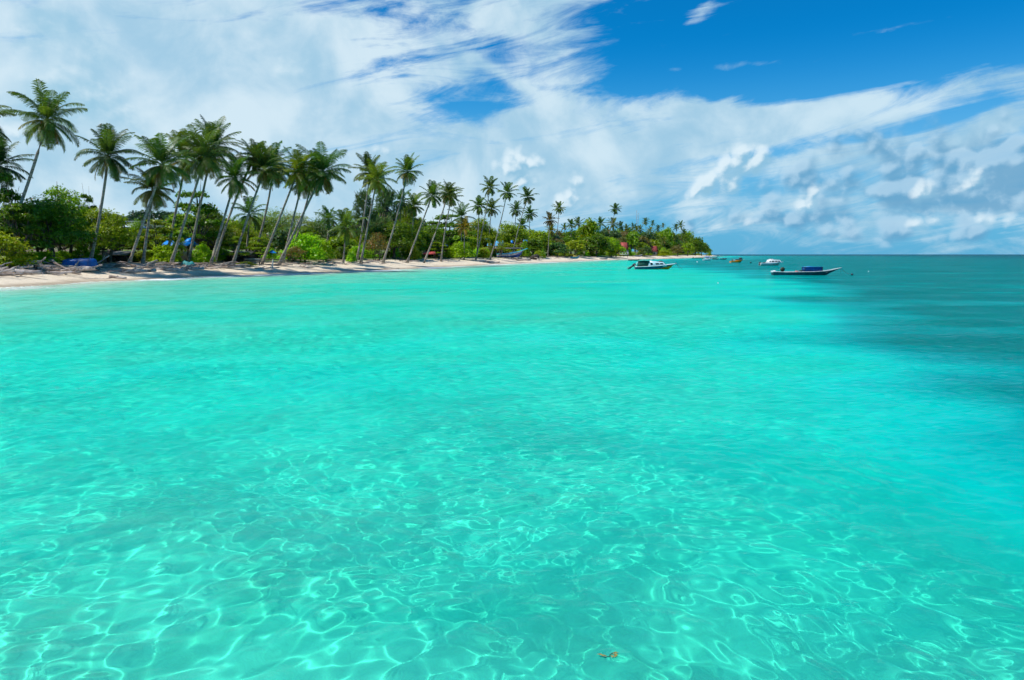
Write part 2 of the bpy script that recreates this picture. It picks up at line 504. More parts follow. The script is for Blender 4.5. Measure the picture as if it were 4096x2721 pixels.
def b_water(n, out):
    P = pos(n)
    far = n.node('ShaderNodeCameraData')
    P2 = n.vm('MULTIPLY', P, (1, 1, 0))
    h1 = n.noise(n.vm('MULTIPLY', P2, (0.8, 1.3, 0)), 2.2, 4.0, 0.62, 0.6)
    h2 = n.noise(n.vm('MULTIPLY', P2, (0.35, 0.7, 0)), 0.8, 4.0, 0.6, 0.4)
    dist = n.node('ShaderNodeVectorMath', operation='LENGTH'); n.put(dist.inputs[0], P2)
    k = n.smooth(dist.outputs['Value'], 5.0, 30.0)
    hh = n.m('ADD', n.m('MULTIPLY', h1, 0.27), n.m('MULTIPLY', h2, 0.36))
    b = n.node('ShaderNodeBump')
    b.inputs['Distance'].default_value = 1.0
    # breeze patches: rougher and smoother water side by side
    gp = n.noise(n.vm('MULTIPLY', P2, (0.10, 0.22, 0)), 1.0, 4.0, 0.6, 0.6)
    n.put(b.inputs['Strength'], n.m('MULTIPLY', n.m('ADD', n.m('MULTIPLY', k, 0.85), 0.12), n.smooth(gp, 0.30, 0.66, 0.45, 1.3)))
    n.put(b.inputs['Height'], hh)
    refr = n.node('ShaderNodeBsdfRefraction')
    refr.inputs['IOR'].default_value = 1.33
    refr.inputs['Roughness'].default_value = 0.0
    dep = attr(n, 'depth')
    tint = n.node('ShaderNodeCombineColor')
    for i in range(3):
        n.put(tint.inputs[i], n.m('EXPONENT', n.m('MULTIPLY', dep, -WATER_SIGMA[i])))
    n.l.new(tint.outputs[0], refr.inputs['Color'])
    gl = n.node('ShaderNodeBsdfGlossy')
    gl.inputs['Roughness'].default_value = 0.06
    gl.inputs['Color'].default_value = (1, 1, 1, 1)
    n.l.new(b.outputs[0], gl.inputs['Normal'])
    fr = n.node('ShaderNodeFresnel'); fr.inputs['IOR'].default_value = 1.33
    n.l.new(b.outputs[0], fr.inputs['Normal'])
    # waves steepen the real viewing angle: the mirror share never gets near 1
    fac = n.m('MULTIPLY', fr.outputs[0], 0.60)
    mx = n.node('ShaderNodeMixShader')
    n.put(mx.inputs[0], fac)
    n.l.new(refr.outputs[0], mx.inputs[1]); n.l.new(gl.outputs[0], mx.inputs[2])
    # light scattered back by the water body itself
    df = n.node('ShaderNodeBsdfDiffuse')
    n.l.new(b.outputs[0], df.inputs['Normal'])
    nz = n.noise(n.vm('MULTIPLY', P, (0.12, 0.45, 0)), 0.25, 7.0, 0.6, 0.5)
    dd = n.m('ADD', dep, n.m('MULTIPLY', n.m('MULTIPLY', n.m('SUBTRACT', nz, 0.5), 1.15), dep))
    n.put(df.inputs['Color'], n.ramp(n.m('DIVIDE', dd, 10.0), BODY))
    mb = n.node('ShaderNodeMixShader')
    n.put(mb.inputs[0], n.smooth(dep, 0.1, 3.0, 0.04, 0.56))
    n.l.new(mx.outputs[0], mb.inputs[1]); n.l.new(df.outputs[0], mb.inputs[2])
    # thin foam where the swash runs up
    sh = attr(n, 'shore')
    fz = n.noise(n.vm('MULTIPLY', P, (1, 1, 0)), 0.9, 8.0, 0.65, 0.8)
    fl = n.noise(n.vm('MULTIPLY', P, (1, 1, 0)), 0.06, 3.0, 0.5, 0.3)
    band = n.m('MULTIPLY', n.smooth(sh, 0.8, 12.0, 1.0, 0.0), n.smooth(fl, 0.40, 0.56, 0.25, 1.0))
    foam = n.smooth(n.m('ADD', fz, n.m('MULTIPLY', band, 0.30)), 0.64, 0.80)
    foam = n.m('MULTIPLY', foam, n.m('MINIMUM', n.m('ADD', band, n.smooth(sh, 0.0, 0.7, 0.5, 0.0)), 1.0))
    fd = n.node('ShaderNodeBsdfDiffuse'); fd.inputs['Color'].default_value = (0.8, 0.83, 0.82, 1)
    mf = n.node('ShaderNodeMixShader')
    n.put(mf.inputs[0], foam)
    n.l.new(mb.outputs[0], mf.inputs[1]); n.l.new(fd.outputs[0], mf.inputs[2])
    n.l.new(mf.outputs[0], out.inputs[0])


BODY = [(0.0, (0.22, 0.70, 0.56)), (0.12, (0.14, 0.74, 0.60)), (0.175, (0.02, 0.77, 0.60)), (0.21, (0.005, 0.77, 0.61)), (0.25, (0.0, 0.72, 0.64)), (0.30, (0.0, 0.47, 0.47)), (0.37, (0.0, 0.27, 0.27)), (0.62, (0.0, 0.18, 0.21)), (0.8, (0.0, 0.06, 0.13))]
# what a metre of this water lets through on the way down and again on the way up
WATER_SIGMA = (0.80, 0.022, 0.098)


def waves(x, y, cell):
    r = np.random.default_rng(21)
    # gentle domain warp keeps crests short and irregular
    wx = x + 0.16 * np.sin(0.9 * y + 0.6 * x) + 0.09 * np.sin(1.7 * x - 1.1 * y + 2)
    wy = y + 0.16 * np.sin(0.8 * x - 0.5 * y + 1) + 0.09 * np.sin(1.5 * y + 1.3 * x + 4)
    # patches of breeze
    gust = 1.0 + 0.2 * np.clip(vnoise(x, y, 31, 10, (4, 18)), -1.1, 1.3)
    z = np.zeros_like(x)
    N = 84
    for i in range(N):
        if i % 5:
            wl = math.exp(r.uniform(math.log(0.20), math.log(0.85))); a = R(95) + r.normal(0, 1.3); slope = 0.0150
        else:
            wl = math.exp(r.uniform(math.log(0.8), math.log(3.0))); a = R(70) + r.normal(0, 1.2); slope = 0.0055
        k = 2 * math.pi / wl
        amp = slope / k
        f = np.clip((wl / (cell * 3.2)) - 1.0, 0, 1)
        s = np.sin(k * (np.cos(a) * wx + np.sin(a) * wy) + r.uniform(0, 6.28))
        z += amp * f * (gust if wl < 1.4 else 1.0) * s
    return z


def build_water():
    x, y, Rg, q, nt = polar_grid(2.0, 6400, lambda q: 1.003 if q < 40 else 1.006 if q < 150 else 1.012, 900, R(44), 60)
    cell = Rg * np.where(Rg < 40, 0.0026, 0.0045)
    z = waves(x, y, np.where(np.abs(np.arctan2(x, y)) < R(44.5), cell, 5.0)) * np.clip((Rg - 2.2) / 2, 0, 1)
    v = np.stack([x.ravel(), y.ravel(), z.ravel()], 1)
    t = shore_dist(v[:, 0], v[:, 1])
    v[:, 2] *= np.clip(-t / 10, 0.15, 1)
    keep = t[q].min(1) < 6
    q = q[keep]
    c0 = len(v)
    v = np.vstack([v, [[0, 0, 0]]])
    cap = np.array([(c0, (j + 1) % nt, j) for j in range(nt)])
    used = np.unique(np.concatenate([q.ravel(), cap.ravel()]))
    mp = np.full(len(v), -1); mp[used] = np.arange(len(used))
    dep = np.clip(-terrain_z(v[used, 0], v[used, 1]), 0.0, 12.0)
    w = mesh_np('sea_water', v[used], mp[q], mp[cap], [mat('sea_water', b_water)], smooth=True,
                attrs={'depth': dep, 'shore': -shore_dist(v[used, 0], v[used, 1])})
    tag(w, 'clear turquoise sea with small ripples reaching the horizon', kind='structure')
    w.cycles.is_caustics_caster = True


build_water()


# ------------------------------------------------------------------ placing things on the land
_rays = {}


def ray_profile(px):
    if px not in _rays:
        D = np.arange(30.0, 1100.0, 0.5)
        g = ground_point(px, 1500, 0.0)
        x = D * (g.x / g.y)
        t = shore_dist(x, D)
        z = terrain_z(x, D)
        py = 1015 + (CH - z) * F / D          # close enough to the exact row of the photo
        first = int(np.argmax(t > 0))
        _rays[px] = (D, x, t, z, py, first)
    return _rays[px]


def loc_t(px, t_want):
    D, x, t, z, py, i0 = ray_profile(round(px))
    seg = t[i0:]
    hit = np.nonzero(seg >= t_want)[0]
    i = i0 + (int(hit[0]) if len(hit) else int(np.argmax(seg[:600])))
    return Vector((x[i], D[i], z[i]))


def loc_py(px, py_want, tmin=7.0, tmax=40.0):
    D, x, t, z, py, i0 = ray_profile(round(px))
    ok = (t >= tmin) & (t <= tmax)
    ok[:i0] = False
    if not ok.any(): return loc_t(px, tmin)
    e = np.where(ok, np.abs(py - py_want) + 0.02 * (D - D[i0]), 1e9)
    i = int(np.argmin(e))
    return Vector((x[i], D[i], z[i]))


# ------------------------------------------------------------------ vegetation materials
def b_leaf(n, out, rough=0.45, trans=0.35, brown=(0.28, 0.17, 0.05)):
    oi = n.node('ShaderNodeObjectInfo')
    h = attr(n, 'hue')             # 0..1 for each leaf: age and vigour
    d = attr(n, 'dry')             # withered share
    base = oi.outputs['Color']
    c = n.mix(h, n.mix(1.0, base, (0.45, 0.55, 0.6), 'MULTIPLY'), n.mix(1.0, base, (1.75, 1.50, 0.9), 'MULTIPLY'))
    c = n.mix(d, c, brown)
    p = n.node('ShaderNodeBsdfPrincipled')
    n.put(p.inputs['Base Color'], c)
    p.inputs['Roughness'].default_value = rough
    p.inputs['Specular IOR Level'].default_value = 0.35
    tr = n.node('ShaderNodeBsdfTranslucent')
    n.put(tr.inputs['Color'], n.mix(1.0, c, (1.5, 1.5, 0.5), 'MULTIPLY'))
    mx = n.node('ShaderNodeMixShader')
    mx.inputs[0].default_value = trans
    n.l.new(p.outputs[0], mx.inputs[1]); n.l.new(tr.outputs[0], mx.inputs[2])
    n.l.new(mx.outputs[0], out.inputs[0])


def b_bark(n, out, a=(0.20, 0.165, 0.125), b=(0.40, 0.35, 0.28), ring=6.0):
    tc = n.node('ShaderNodeTexCoord').outputs['Object']
    st = n.noise(n.vm('MULTIPLY', tc, (1.2, 1.2, ring)), 1.5, 5.0, 0.6)
    bl = n.noise(tc, 0.9, 4.0, 0.6)
    c = n.mix(n.smooth(n.m('ADD', n.m('MULTIPLY', st, 0.6), n.m('MULTIPLY', bl, 0.4)), 0.36, 0.62), a, b)
    principled(n, out, c, 0.9, 0.2, bump=st, bump_d=0.04)


def flat(name, col, rough=0.5, spec=0.5, var=0.12, scale=3.0, metal=0.0, bump=0.0):
    def f(n, out):
        tc = n.node('ShaderNodeTexCoord').outputs['Object']
        nz = n.noise(tc, scale, 6.0, 0.62)
        g = n.smooth(nz, 0.3, 0.72)
        dk = tuple(c * (1 - 1.9 * var) for c in col); lt = tuple(min(1, c * (1 + var)) for c in col)
        principled(n, out, n.mix(g, dk, lt), rough, spec, metal=metal,
                   bump=nz if bump else None, bump_d=bump or 0.01)
    return mat(name, f)


M_PALM = mat('palm_leaf', b_leaf)
M_LEAF = mat('broad_leaf', lambda n, o: b_leaf(n, o, 0.42, 0.42, (0.34, 0.09, 0.02)))
M_NEEDLE = mat('needle_leaf', lambda n, o: b_leaf(n, o, 0.6, 0.25))
M_TRUNK = mat('palm_bark', lambda n, o: b_bark(n, o, (0.12, 0.10, 0.08), (0.38, 0.34, 0.28), 5.0))
M_BARK = mat('tree_bark', lambda n, o: b_bark(n, o, (0.07, 0.055, 0.04), (0.20, 0.16, 0.12), 1.0))
M_DRIFT = mat('driftwood', lambda n, o: b_bark(n, o, (0.20, 0.15, 0.12), (0.52, 0.45, 0.40), 0.8))
M_DEAD = flat('dead_frond', (0.27, 0.17, 0.08), 0.8)
M_NUT = flat('coconut', (0.42, 0.22, 0.03), 0.5, var=0.3, scale=1.5)


def tube(path, radii, sides=8, cap=True):
    """vertices and quads of a tapered tube along a path"""
    path = [Vector(p) for p in path]
    vs, qs, ts = [], [], []
    up = Vector((0.13, 0.21, 0.97)).normalized()
    for i, p in enumerate(path):
        d = (path[min(i + 1, len(path) - 1)] - path[max(i - 1, 0)]).normalized()
        a = d.cross(up if abs(d.dot(up)) < 0.95 else Vector((1, 0, 0))).normalized()
        b = d.cross(a)
        for k in range(sides):
            t = 2 * math.pi * k / sides
            vs.append(p + (a * math.cos(t) + b * math.sin(t)) * radii[i])
    for i in range(len(path) - 1):
        for k in range(sides):
            k2 = (k + 1) % sides
            qs.append((i * sides + k, i * sides + k2, (i + 1) * sides + k2, (i + 1) * sides + k))
    if cap:
        for base, rev in ((0, False), ((len(path) - 1) * sides, True)):
            c = len(vs); vs.append(path[0] if base == 0 else path[-1])
            for k in range(sides):
                k2 = (k + 1) % sides
                ts.append((c, base + k, base + k2) if rev else (c, base + k2, base + k))
    return vs, qs, ts


class Acc:
    """collects geometry for one mesh"""
    def __init__(self):
        self.v = []; self.q = []; self.t = []; self.n = 0; self.hue = []; self.dry = []; self.fm = []
    def add(self, vs, qs=(), ts=(), hue=0.5, dry=0.0):
        vs = np.asarray([tuple(p) for p in vs] if not isinstance(vs, np.ndarray) else vs, dtype=np.float64)
        if len(qs): self.q.append(np.asarray(qs) + self.n)
        if len(ts): self.t.append(np.asarray(ts) + self.n)
        self.v.append(vs); self.n += len(vs)
        self.hue.append(np.broadcast_to(np.asarray(hue, dtype=float), (len(vs),)))
        self.dry.append(np.broadcast_to(np.asarray(dry, dtype=float), (len(vs),)))
    def mesh(self, name, m, parent=None, smooth=False, link=True):
        return mesh_np(name, np.concatenate(self.v), np.concatenate(self.q) if self.q else None,
                       np.concatenate(self.t) if self.t else None, [m], parent, smooth,
                       {'hue': np.concatenate(self.hue), 'dry': np.concatenate(self.dry)}, link)


def frond(acc, r, az, el0, L, droop, nleaf, width, hue, dry, leaf_len=0.95, hang=0.6):
    """one feather leaf: arching midrib with narrow leaflets on both sides"""
    N = 14
    e = el0
    p = np.zeros(3); pts = [p.copy()]; tang = []
    side0 = r.normal(0, 0.05)
    a = az
    for i in range(N):
        d = np.array([math.cos(e) * math.cos(a), math.cos(e) * math.sin(a), math.sin(e)])
        tang.append(d)
        p = p + d * L / N
        pts.append(p.copy())
        e -= droop / N * (0.55 + 0.9 * i / N)
        a += side0 / N * 3
    tang.append(tang[-1])
    pts = np.array(pts); tang = np.array(tang)
    # midrib
    vs, qs, ts = tube([Vector(q) for q in pts[::2]], np.linspace(0.045, 0.012, len(pts[::2])), 3, False)
    acc.add(vs, qs, ts, min(1, hue + 0.25), dry)
    s = np.linspace(0.14, 0.995, nleaf)
    s = s + r.normal(0, 0.004, nleaf)
    f = np.clip(s * N, 0, N - 1e-3); i0 = f.astype(int); w = (f - i0)[:, None]
    P = pts[i0] * (1 - w) + pts[i0 + 1] * w
    T = tang[i0]
    S = np.cross(T, np.array([0, 0, 1.0])); S /= np.linalg.norm(S, axis=1)[:, None] + 1e-6
    U = np.cross(S, T)
    env = leaf_len * np.clip(0.45 + 1.5 * s * (1.0 - s) * 1.6, 0, 1) * np.where(s > 0.9, 1 - (s - 0.9) * 5.5, 1.0)
    for sgn in (-1, 1):
        l = env * r.uniform(0.75, 1.1, nleaf)
        fwd = 0.45 + 0.55 * s
        dn = hang * r.uniform(0.5, 1.4, nleaf)
        D1 = S * sgn + T * fwd[:, None] + U * 0.12
        D1 /= np.linalg.norm(D1, axis=1)[:, None]
        D2 = D1 + np.array([0, 0, -1.0]) * dn[:, None]
        D2 /= np.linalg.norm(D2, axis=1)[:, None]
        D3 = D2 + np.array([0, 0, -1.0]) * dn[:, None] * 1.1
        D3 /= np.linalg.norm(D3, axis=1)[:, None]
        A = P; B = A + D1 * (l * 0.35)[:, None]; Cc = B + D2 * (l * 0.35)[:, None]; E = Cc + D3 * (l * 0.3)[:, None]
        W = T * (width * 0.5)
        v = np.stack([A - W * 0.5, A + W * 0.5, B + W, B - W, Cc + W * 0.8, Cc - W * 0.8, E], 1).reshape(-1, 3)
        k = np.arange(nleaf)[:, None] * 7
        q = np.concatenate([k + np.array([[0, 1, 2, 3]]), k + np.array([[3, 2, 4, 5]])])
        t = k + np.array([[5, 4, 6]])
        hh = np.repeat(np.clip(hue + r.normal(0, 0.12, nleaf), 0, 1), 7)
        tipdry = np.repeat(np.clip(dry + (s > 0.93) * 0.25 * r.random(nleaf), 0, 1), 7)
        acc.add(v, q, t, hh, tipdry)


def palm_crown_mesh(seed, nf=26, L=4.4, nleaf=34, width=0.10, yellow=0.2):
    r = np.random.default_rng(seed)
    acc = Acc()
    ga = 2.39996
    for i in range(nf):
        f = (i + 0.5) / nf                      # 0 young upright .. 1 old hanging
        el = R(88) - R(138) * f ** 1.05 + r.normal(0, R(6))
        az = i * ga + r.normal(0, 0.16)
        droop = R(22) + R(62) * min(1, 0.15 + f) * r.uniform(0.6, 1.3) + (R(35) if r.random() < 0.2 else 0)
        if f > 0.7: droop *= 0.6
        ll = L * (0.74 + 0.30 * math.sin(math.pi * min(1, f + 0.25))) * r.uniform(0.85, 1.08)
        if f < 0.10: ll *= 0.88
        hue = np.clip(0.40 + 0.25 * r.normal() * 0.6 + (0.22 if f > 0.72 else 0), 0.05, 1)
        dry = 0.0
        if f > 0.72 and r.random() < yellow + 0.15: dry = r.uniform(0.25, 0.7)
        frond(acc, r, az, el, ll, droop, nleaf, width, hue, dry, leaf_len=0.25 * L, hang=0.30 + 0.75 * f)
    return acc


def dead_skirt(seed, L, n=4):
    r = np.random.default_rng(seed + 900)
    acc = Acc()
    for i in range(n):
        frond(acc, r, r.uniform(0, 6.28), R(-50), L * r.uniform(0.55, 0.8), R(45), 20, 0.10, 0.3, 0.95, leaf_len=0.13 * L, hang=1.4)
    return acc


def nuts_acc(seed):
    r = np.random.default_rng(seed + 500)
    acc = Acc()
    for i in range(11):
        a = r.uniform(0, 6.28); rad = r.uniform(0.25, 0.5)
        c = np.array([math.cos(a) * rad, math.sin(a) * rad, r.uniform(-0.75, -0.15)])
        bm = bmesh.new(); bmesh.ops.create_icosphere(bm, subdivisions=1, radius=r.uniform(0.13, 0.18))
        vs = np.array([v.co[:] for v in bm.verts]) * np.array([1, 1, 1.25]) + c
        ts = [[v.index for v in f.verts] for f in bm.faces]
        bm.free()
        acc.add(vs, (), ts)
    return acc


PALM_LIB = {}


def palm_parts(kind, var):
    """shared meshes: crown, hanging dead leaves, nuts; frond length 1 unit = 4.4 m"""
    key = (kind, var)
    if key not in PALM_LIB:
        if kind == 'near':
            c = palm_crown_mesh(100 + var, 30 + var % 3 * 2, 4.4, 42, 0.085)
        elif kind == 'mid':
            c = palm_crown_mesh(200 + var, 23, 4.4, 22, 0.19)
        elif kind == 'short':
            c = palm_crown_mesh(300 + var, 18, 4.6, 30, 0.14, 0.35)
        else:
            c = palm_crown_mesh(400 + var, 17, 4.4, 13, 0.30)
        cm = c.mesh('crown', M_PALM, link=False)
        dm = dead_skirt(var, 4.4, 4).mesh('dead_fronds', M_PALM, link=False) if kind in ('near', 'mid') else None
        nm = nuts_acc(var).mesh('coconut_cluster', M_NUT, smooth=True, link=False) if kind in ('near', 'mid') else None
        PALM_LIB[key] = (cm, dm, nm)
    return PALM_LIB[key]


def obj_me(name, me, parent, loc=(0, 0, 0), rz=0.0, sc=1.0, color=None):
    o = bpy.data.objects.new(name, me)
    COL.objects.link(o)
    if parent: o.parent = parent
    o.location = loc
    o.rotation_euler = (0, 0, rz)
    o.scale = (sc, sc, sc) if not isinstance(sc, (tuple, list)) else sc
    if color: o.color = (*color, 1)
    return o


PALM_GREEN = (0.085, 0.15, 0.030)


def palm(cx, cy, bx, by, rad, label, kind='near', var=0, bend=0.0, tint=None, group=None, t=None, back=0.0, name='palm_tree', nuts=True):
    """coconut palm: crown centre at photo (cx, cy), trunk foot at photo (bx, by)"""
    base = loc_t(bx, t) if t is not None else loc_py(bx, by)
    D = base.y
    root = empty(name, base)
    tag(root, label, 'palm tree', group or 'coconut palms along the beach')
    r = np.random.default_rng(int(abs(cx * 7 + cy)))
    top = at_depth(cx, cy, D + r.uniform(-1, 1) * 0.6)
    rel = top - base
    Ln = rel.length
    # foot set a little into the sand, then a gently curved stem
    lat = Vector((rel.z, 0, -rel.x)).normalized()
    c1 = rel * 0.5 + lat * (bend * Ln)
    path = []
    ns = 14
    for i in range(ns + 1):
        s = i / ns
        path.append((c1 * (2 * s * (1 - s)) + rel * (s * s)))
    path[0] = Vector((0, 0, -0.35))
    k = 1.0 if kind in ('near', 'mid') else 0.9
    radii = [max(0.15, (0.225 - 0.07 * s / ns) * k) + (0.17 if s == 0 else 0.07 if s == 1 else 0) for s in range(ns + 1)]
    radii[-1] = 0.2
    vs, qs, ts = tube(path, radii, 8 if kind == 'near' else 6)
    a = Acc(); a.add(vs, qs, ts)
    a.mesh('trunk', M_TRUNK, root, True)
    cm, dm, nm = palm_parts(kind, var)
    sc = rad / F * D / 3.85
    tint = tint or PALM_GREEN
    tint = tuple(c * r.uniform(0.88, 1.15) for c in tint)
    cr = obj_me('crown', cm, root, path[-1], r.uniform(0, 6.28), sc, tint)
    d = (path[-1] - path[-3]).normalized()
    cr.rotation_euler = (0.25 * -d.y, 0.45 * d.x, cr.rotation_euler.z)
    if dm is not None:
        obj_me('dead_fronds', dm, root, path[-1] - Vector((0, 0, 0.1)), r.uniform(0, 6.28), sc, tint)
        if nuts:
            obj_me('coconut_cluster', nm, root, path[-1] - Vector((0, 0, 0.1)), r.uniform(0, 6.28), sc * 1.1)
    return root


YEL = (0.155, 0.195, 0.025)
DRK = (0.055, 0.125, 0.035)
OLV = (0.100, 0.150, 0.030)

PALMS = [
    # crown px, py, foot px, py, crown radius px, label, kind, variant, bend, tint
    (-95, 490, -60, 1050, 130, 'tall palm cut by the left edge, only frond tips in view', 'near', 1, 0, None),
    (-5, 665, -12, 1045, 118, 'upright palm half cut by the left edge above the bright bush', 'near', 2, 0.0, DRK),
    (188, 484, 30, 1052, 140, 'tallest leaning palm, its round crown highest above the left trees', 'near', 0, 0.035, None),
    (433, 627, 392, 1058, 122, 'palm with a bare upright trunk standing beside the blue covered boat', 'near', 3, 0.03, DRK),
    (652, 662, 542, 1066, 128, 'thick leaning palm with a broad crown right of the blue covered boat', 'near', 4, 0.0, None),
    (612, 762, 600, 1058, 100, 'short upright palm behind the broad crowned leaning palm', 'near', 1, 0.0, OLV),
    (745, 640, 690, 1050, 110, 'yellowish palm half hidden behind the largest crown', 'near', 2, 0.0, YEL),
    (822, 628, 708, 1062, 122, 'leaning pale trunked palm of the largest crown pair', 'near', 0, 0.0, OLV),
    (850, 590, 778, 1054, 112, 'taller palm behind the pale trunked palm, before the blue hut roof', 'near', 5, 0.0, None),
    (942, 716, 864, 1064, 98, 'leaning palm with brown hanging fronds right of the blue hut roof', 'near', 3, 0.0, None),
    (1016, 632, 880, 1052, 78, 'thin palm whose small dark crown pokes above its neighbours', 'near', 4, -0.04, DRK),
    (1060, 678, 952, 1062, 98, 'leaning palm rooted beside the low green beach shrub', 'near', 2, -0.02, OLV),
    (1095, 668, 1030, 1045, 100, 'curved thin palm behind the low green beach shrub', 'near', 1, 0.05, DRK),
    (1190, 690, 1066, 1056, 98, 'long leaning palm just left of the blue umbrella', 'near', 0, 0.0, YEL),
    (1208, 735, 1148, 1052, 72, 'steep palm right of the blue umbrella, yellow nuts under its crown', 'near', 5, 0.0, OLV),
    (1250, 722, 1172, 1046, 78, 'palm behind the crossing dark trunks right of the umbrella', 'near', 3, 0.02, OLV),
    (1292, 692, 1132, 1058, 112, 'strongly leaning dark trunked palm with the rightmost crown of the first row', 'near', 4, 0.0, DRK),
    (1479, 692, 1440, 1040, 76, 'rear palm of the pair before the feathery trees', 'near', 2, 0.02, None),
    (1507, 722, 1455, 1052, 82, 'front palm of the pair before the feathery trees', 'near', 0, 0.0, YEL),
    (1630, 690, 1541, 1052, 66, 'lone slender palm standing above the feathery trees', 'near', 5, 0.03, OLV),
    (1728, 785, 1636, 1050, 60, 'left palm of the two leaning toward each other near the red awning', 'near', 3, 0.0, None),
    (1792, 776, 1702, 1050, 56, 'leaning palm rising over the red awning', 'near', 1, 0.03, OLV),
    (1806, 792, 1770, 1045, 46, 'palm half hidden behind the one over the red awning', 'mid', 1, -0.03, OLV),
    (1385, 912, 1386, 1052, 82, 'short stout palm with a wide crown close above the sand', 'short', 0, 0.0, OLV),
    (1000, 862, 1004, 1040, 75, 'short palm with upright fronds behind the leaning trunks', 'short', 1, 0.0, DRK),
    (1318, 880, 1318, 1038, 55, 'small palm behind the bright green bush', 'short', 2, 0.0, DRK),
    (1605, 806, 1600, 1030, 52, 'dark palm crown among the feathery trees', 'mid', 2, 0.0, DRK),
    (1656, 826, 1652, 1030, 55, 'palm crown on the right flank of the feathery trees', 'mid', 3, 0.0, OLV),
    (1846, 870, 1850, 1035, 58, 'dark short palm left of the group of three tall palms', 'short', 1, 0.0, DRK),
    (1858, 912, 1860, 1038, 42, 'yellow fronded short palm behind the lime green bush', 'short', 2, 0.0, (0.20, 0.15, 0.02)),
    (1960, 752, 1905, 1038, 45, 'tallest palm of the middle group with a long leaning trunk', 'mid', 0, 0.02, None),
    (1917, 826, 1911, 1030, 45, 'thin upright palm on the left of the middle group', 'mid', 1, 0.0, None),
    (1966, 836, 1951, 1026, 45, 'palm below the tallest crown of the middle group', 'mid', 2, 0.0, OLV),
    (2028, 772, 1961, 1038, 44, 'leaning palm in the middle of the group above the beached boat', 'mid', 3, 0.03, None),
    (2110, 790, 2047, 1032, 42, 'tall palm rooted at the beached blue boat', 'mid', 4, -0.03, DRK),
    (2064, 842, 2053, 1022, 38, 'palm behind the beached blue boat, crown under the tall one', 'mid', 0, 0.0, DRK),
    (2120, 858, 2112, 1018, 36, 'upright palm right of the beached blue boat', 'mid', 1, 0.0, DRK),
    (2088, 902, 2082, 1018, 34, 'short dark palm behind the bow of the beached boat', 'mid', 2, 0.0, DRK),
    (2236, 836, 2208, 1022, 30, 'lone thin palm above the trees left of the yellow green tree', 'mid', 3, 0.05, OLV),
    (2199, 882, 2188, 1028, 34, 'brownish palm with a pale trunk right of the middle group', 'mid', 4, 0.0, (0.11, 0.095, 0.03)),
    (2205, 925, 2212, 1022, 30, 'low drooping palm beside the brownish palm', 'mid', 0, 0.0, YEL),
    (2462, 838, 2402, 1010, 27, 'leaning lone palm tallest above the far wood', 'mid', 1, 0.03, DRK),
]
FAR_PALMS = [(2284, 900, 28), (2312, 896, 30), (2258, 912, 20), (2402, 896, 30), (2452, 898, 32), (2482, 908, 24), (2505, 915, 20),
             (2478, 945, 28), (2515, 932, 26), (2545, 925, 24), (2532, 905, 18), (2560, 918, 20), (2582, 888, 20), (2611, 895, 15),
             (2600, 925, 22), (2632, 916, 18), (2652, 903, 13), (2575, 950, 26), (2620, 952, 24), (2668, 935, 20), (2704, 912, 20),
             (2722, 902, 21), (2696, 950, 24), (2735, 932, 20), (2752, 945, 18), (2550, 960, 24), (2655, 965, 20), (2500, 975, 22),
             (2640, 940, 18), (2768, 958, 16), (2715, 975, 18), (2590, 975, 20), (2670, 985, 18), (2536, 985, 20), (2742, 980, 15),
             (2345, 925, 22), (2372, 915, 24), (2428, 925, 22)]
FAR_NAMED = {(2462, 838): 1}


def build_palms():
    for p in PALMS:
        cx, cy, bx, by, rad, label, kind, var, bend = p[:9]
        palm(cx, cy, bx, by, rad, label, kind, var, bend, p[9])
    for i, (cx, cy, rad) in enumerate(FAR_PALMS):
        lab = {0: 'left palm of the pair of dark crowns on the near skyline of the far wood',
               1: 'right palm of the pair of dark crowns on the near skyline of the far wood',
               12: 'tallest dark palm near the two radio masts of the far wood',
               13: 'small thin palm standing free right of the tallest dark palm',
               16: 'smallest palm standing free on the skyline of the far point',
               21: 'highest palm crown above the end of the point'}.get(i, 'small coconut palm crowded in the far wood on the point')
        palm(cx, cy, cx - 4, 1020, rad, lab, 'far', i % 4, 0.0, [DRK, OLV, None, DRK, YEL][i % 5],
             'coconut palms of the far wood', t=16 + (i * 37 % 30) + (1000 - cy) * 0.12, nuts=False)


build_palms()


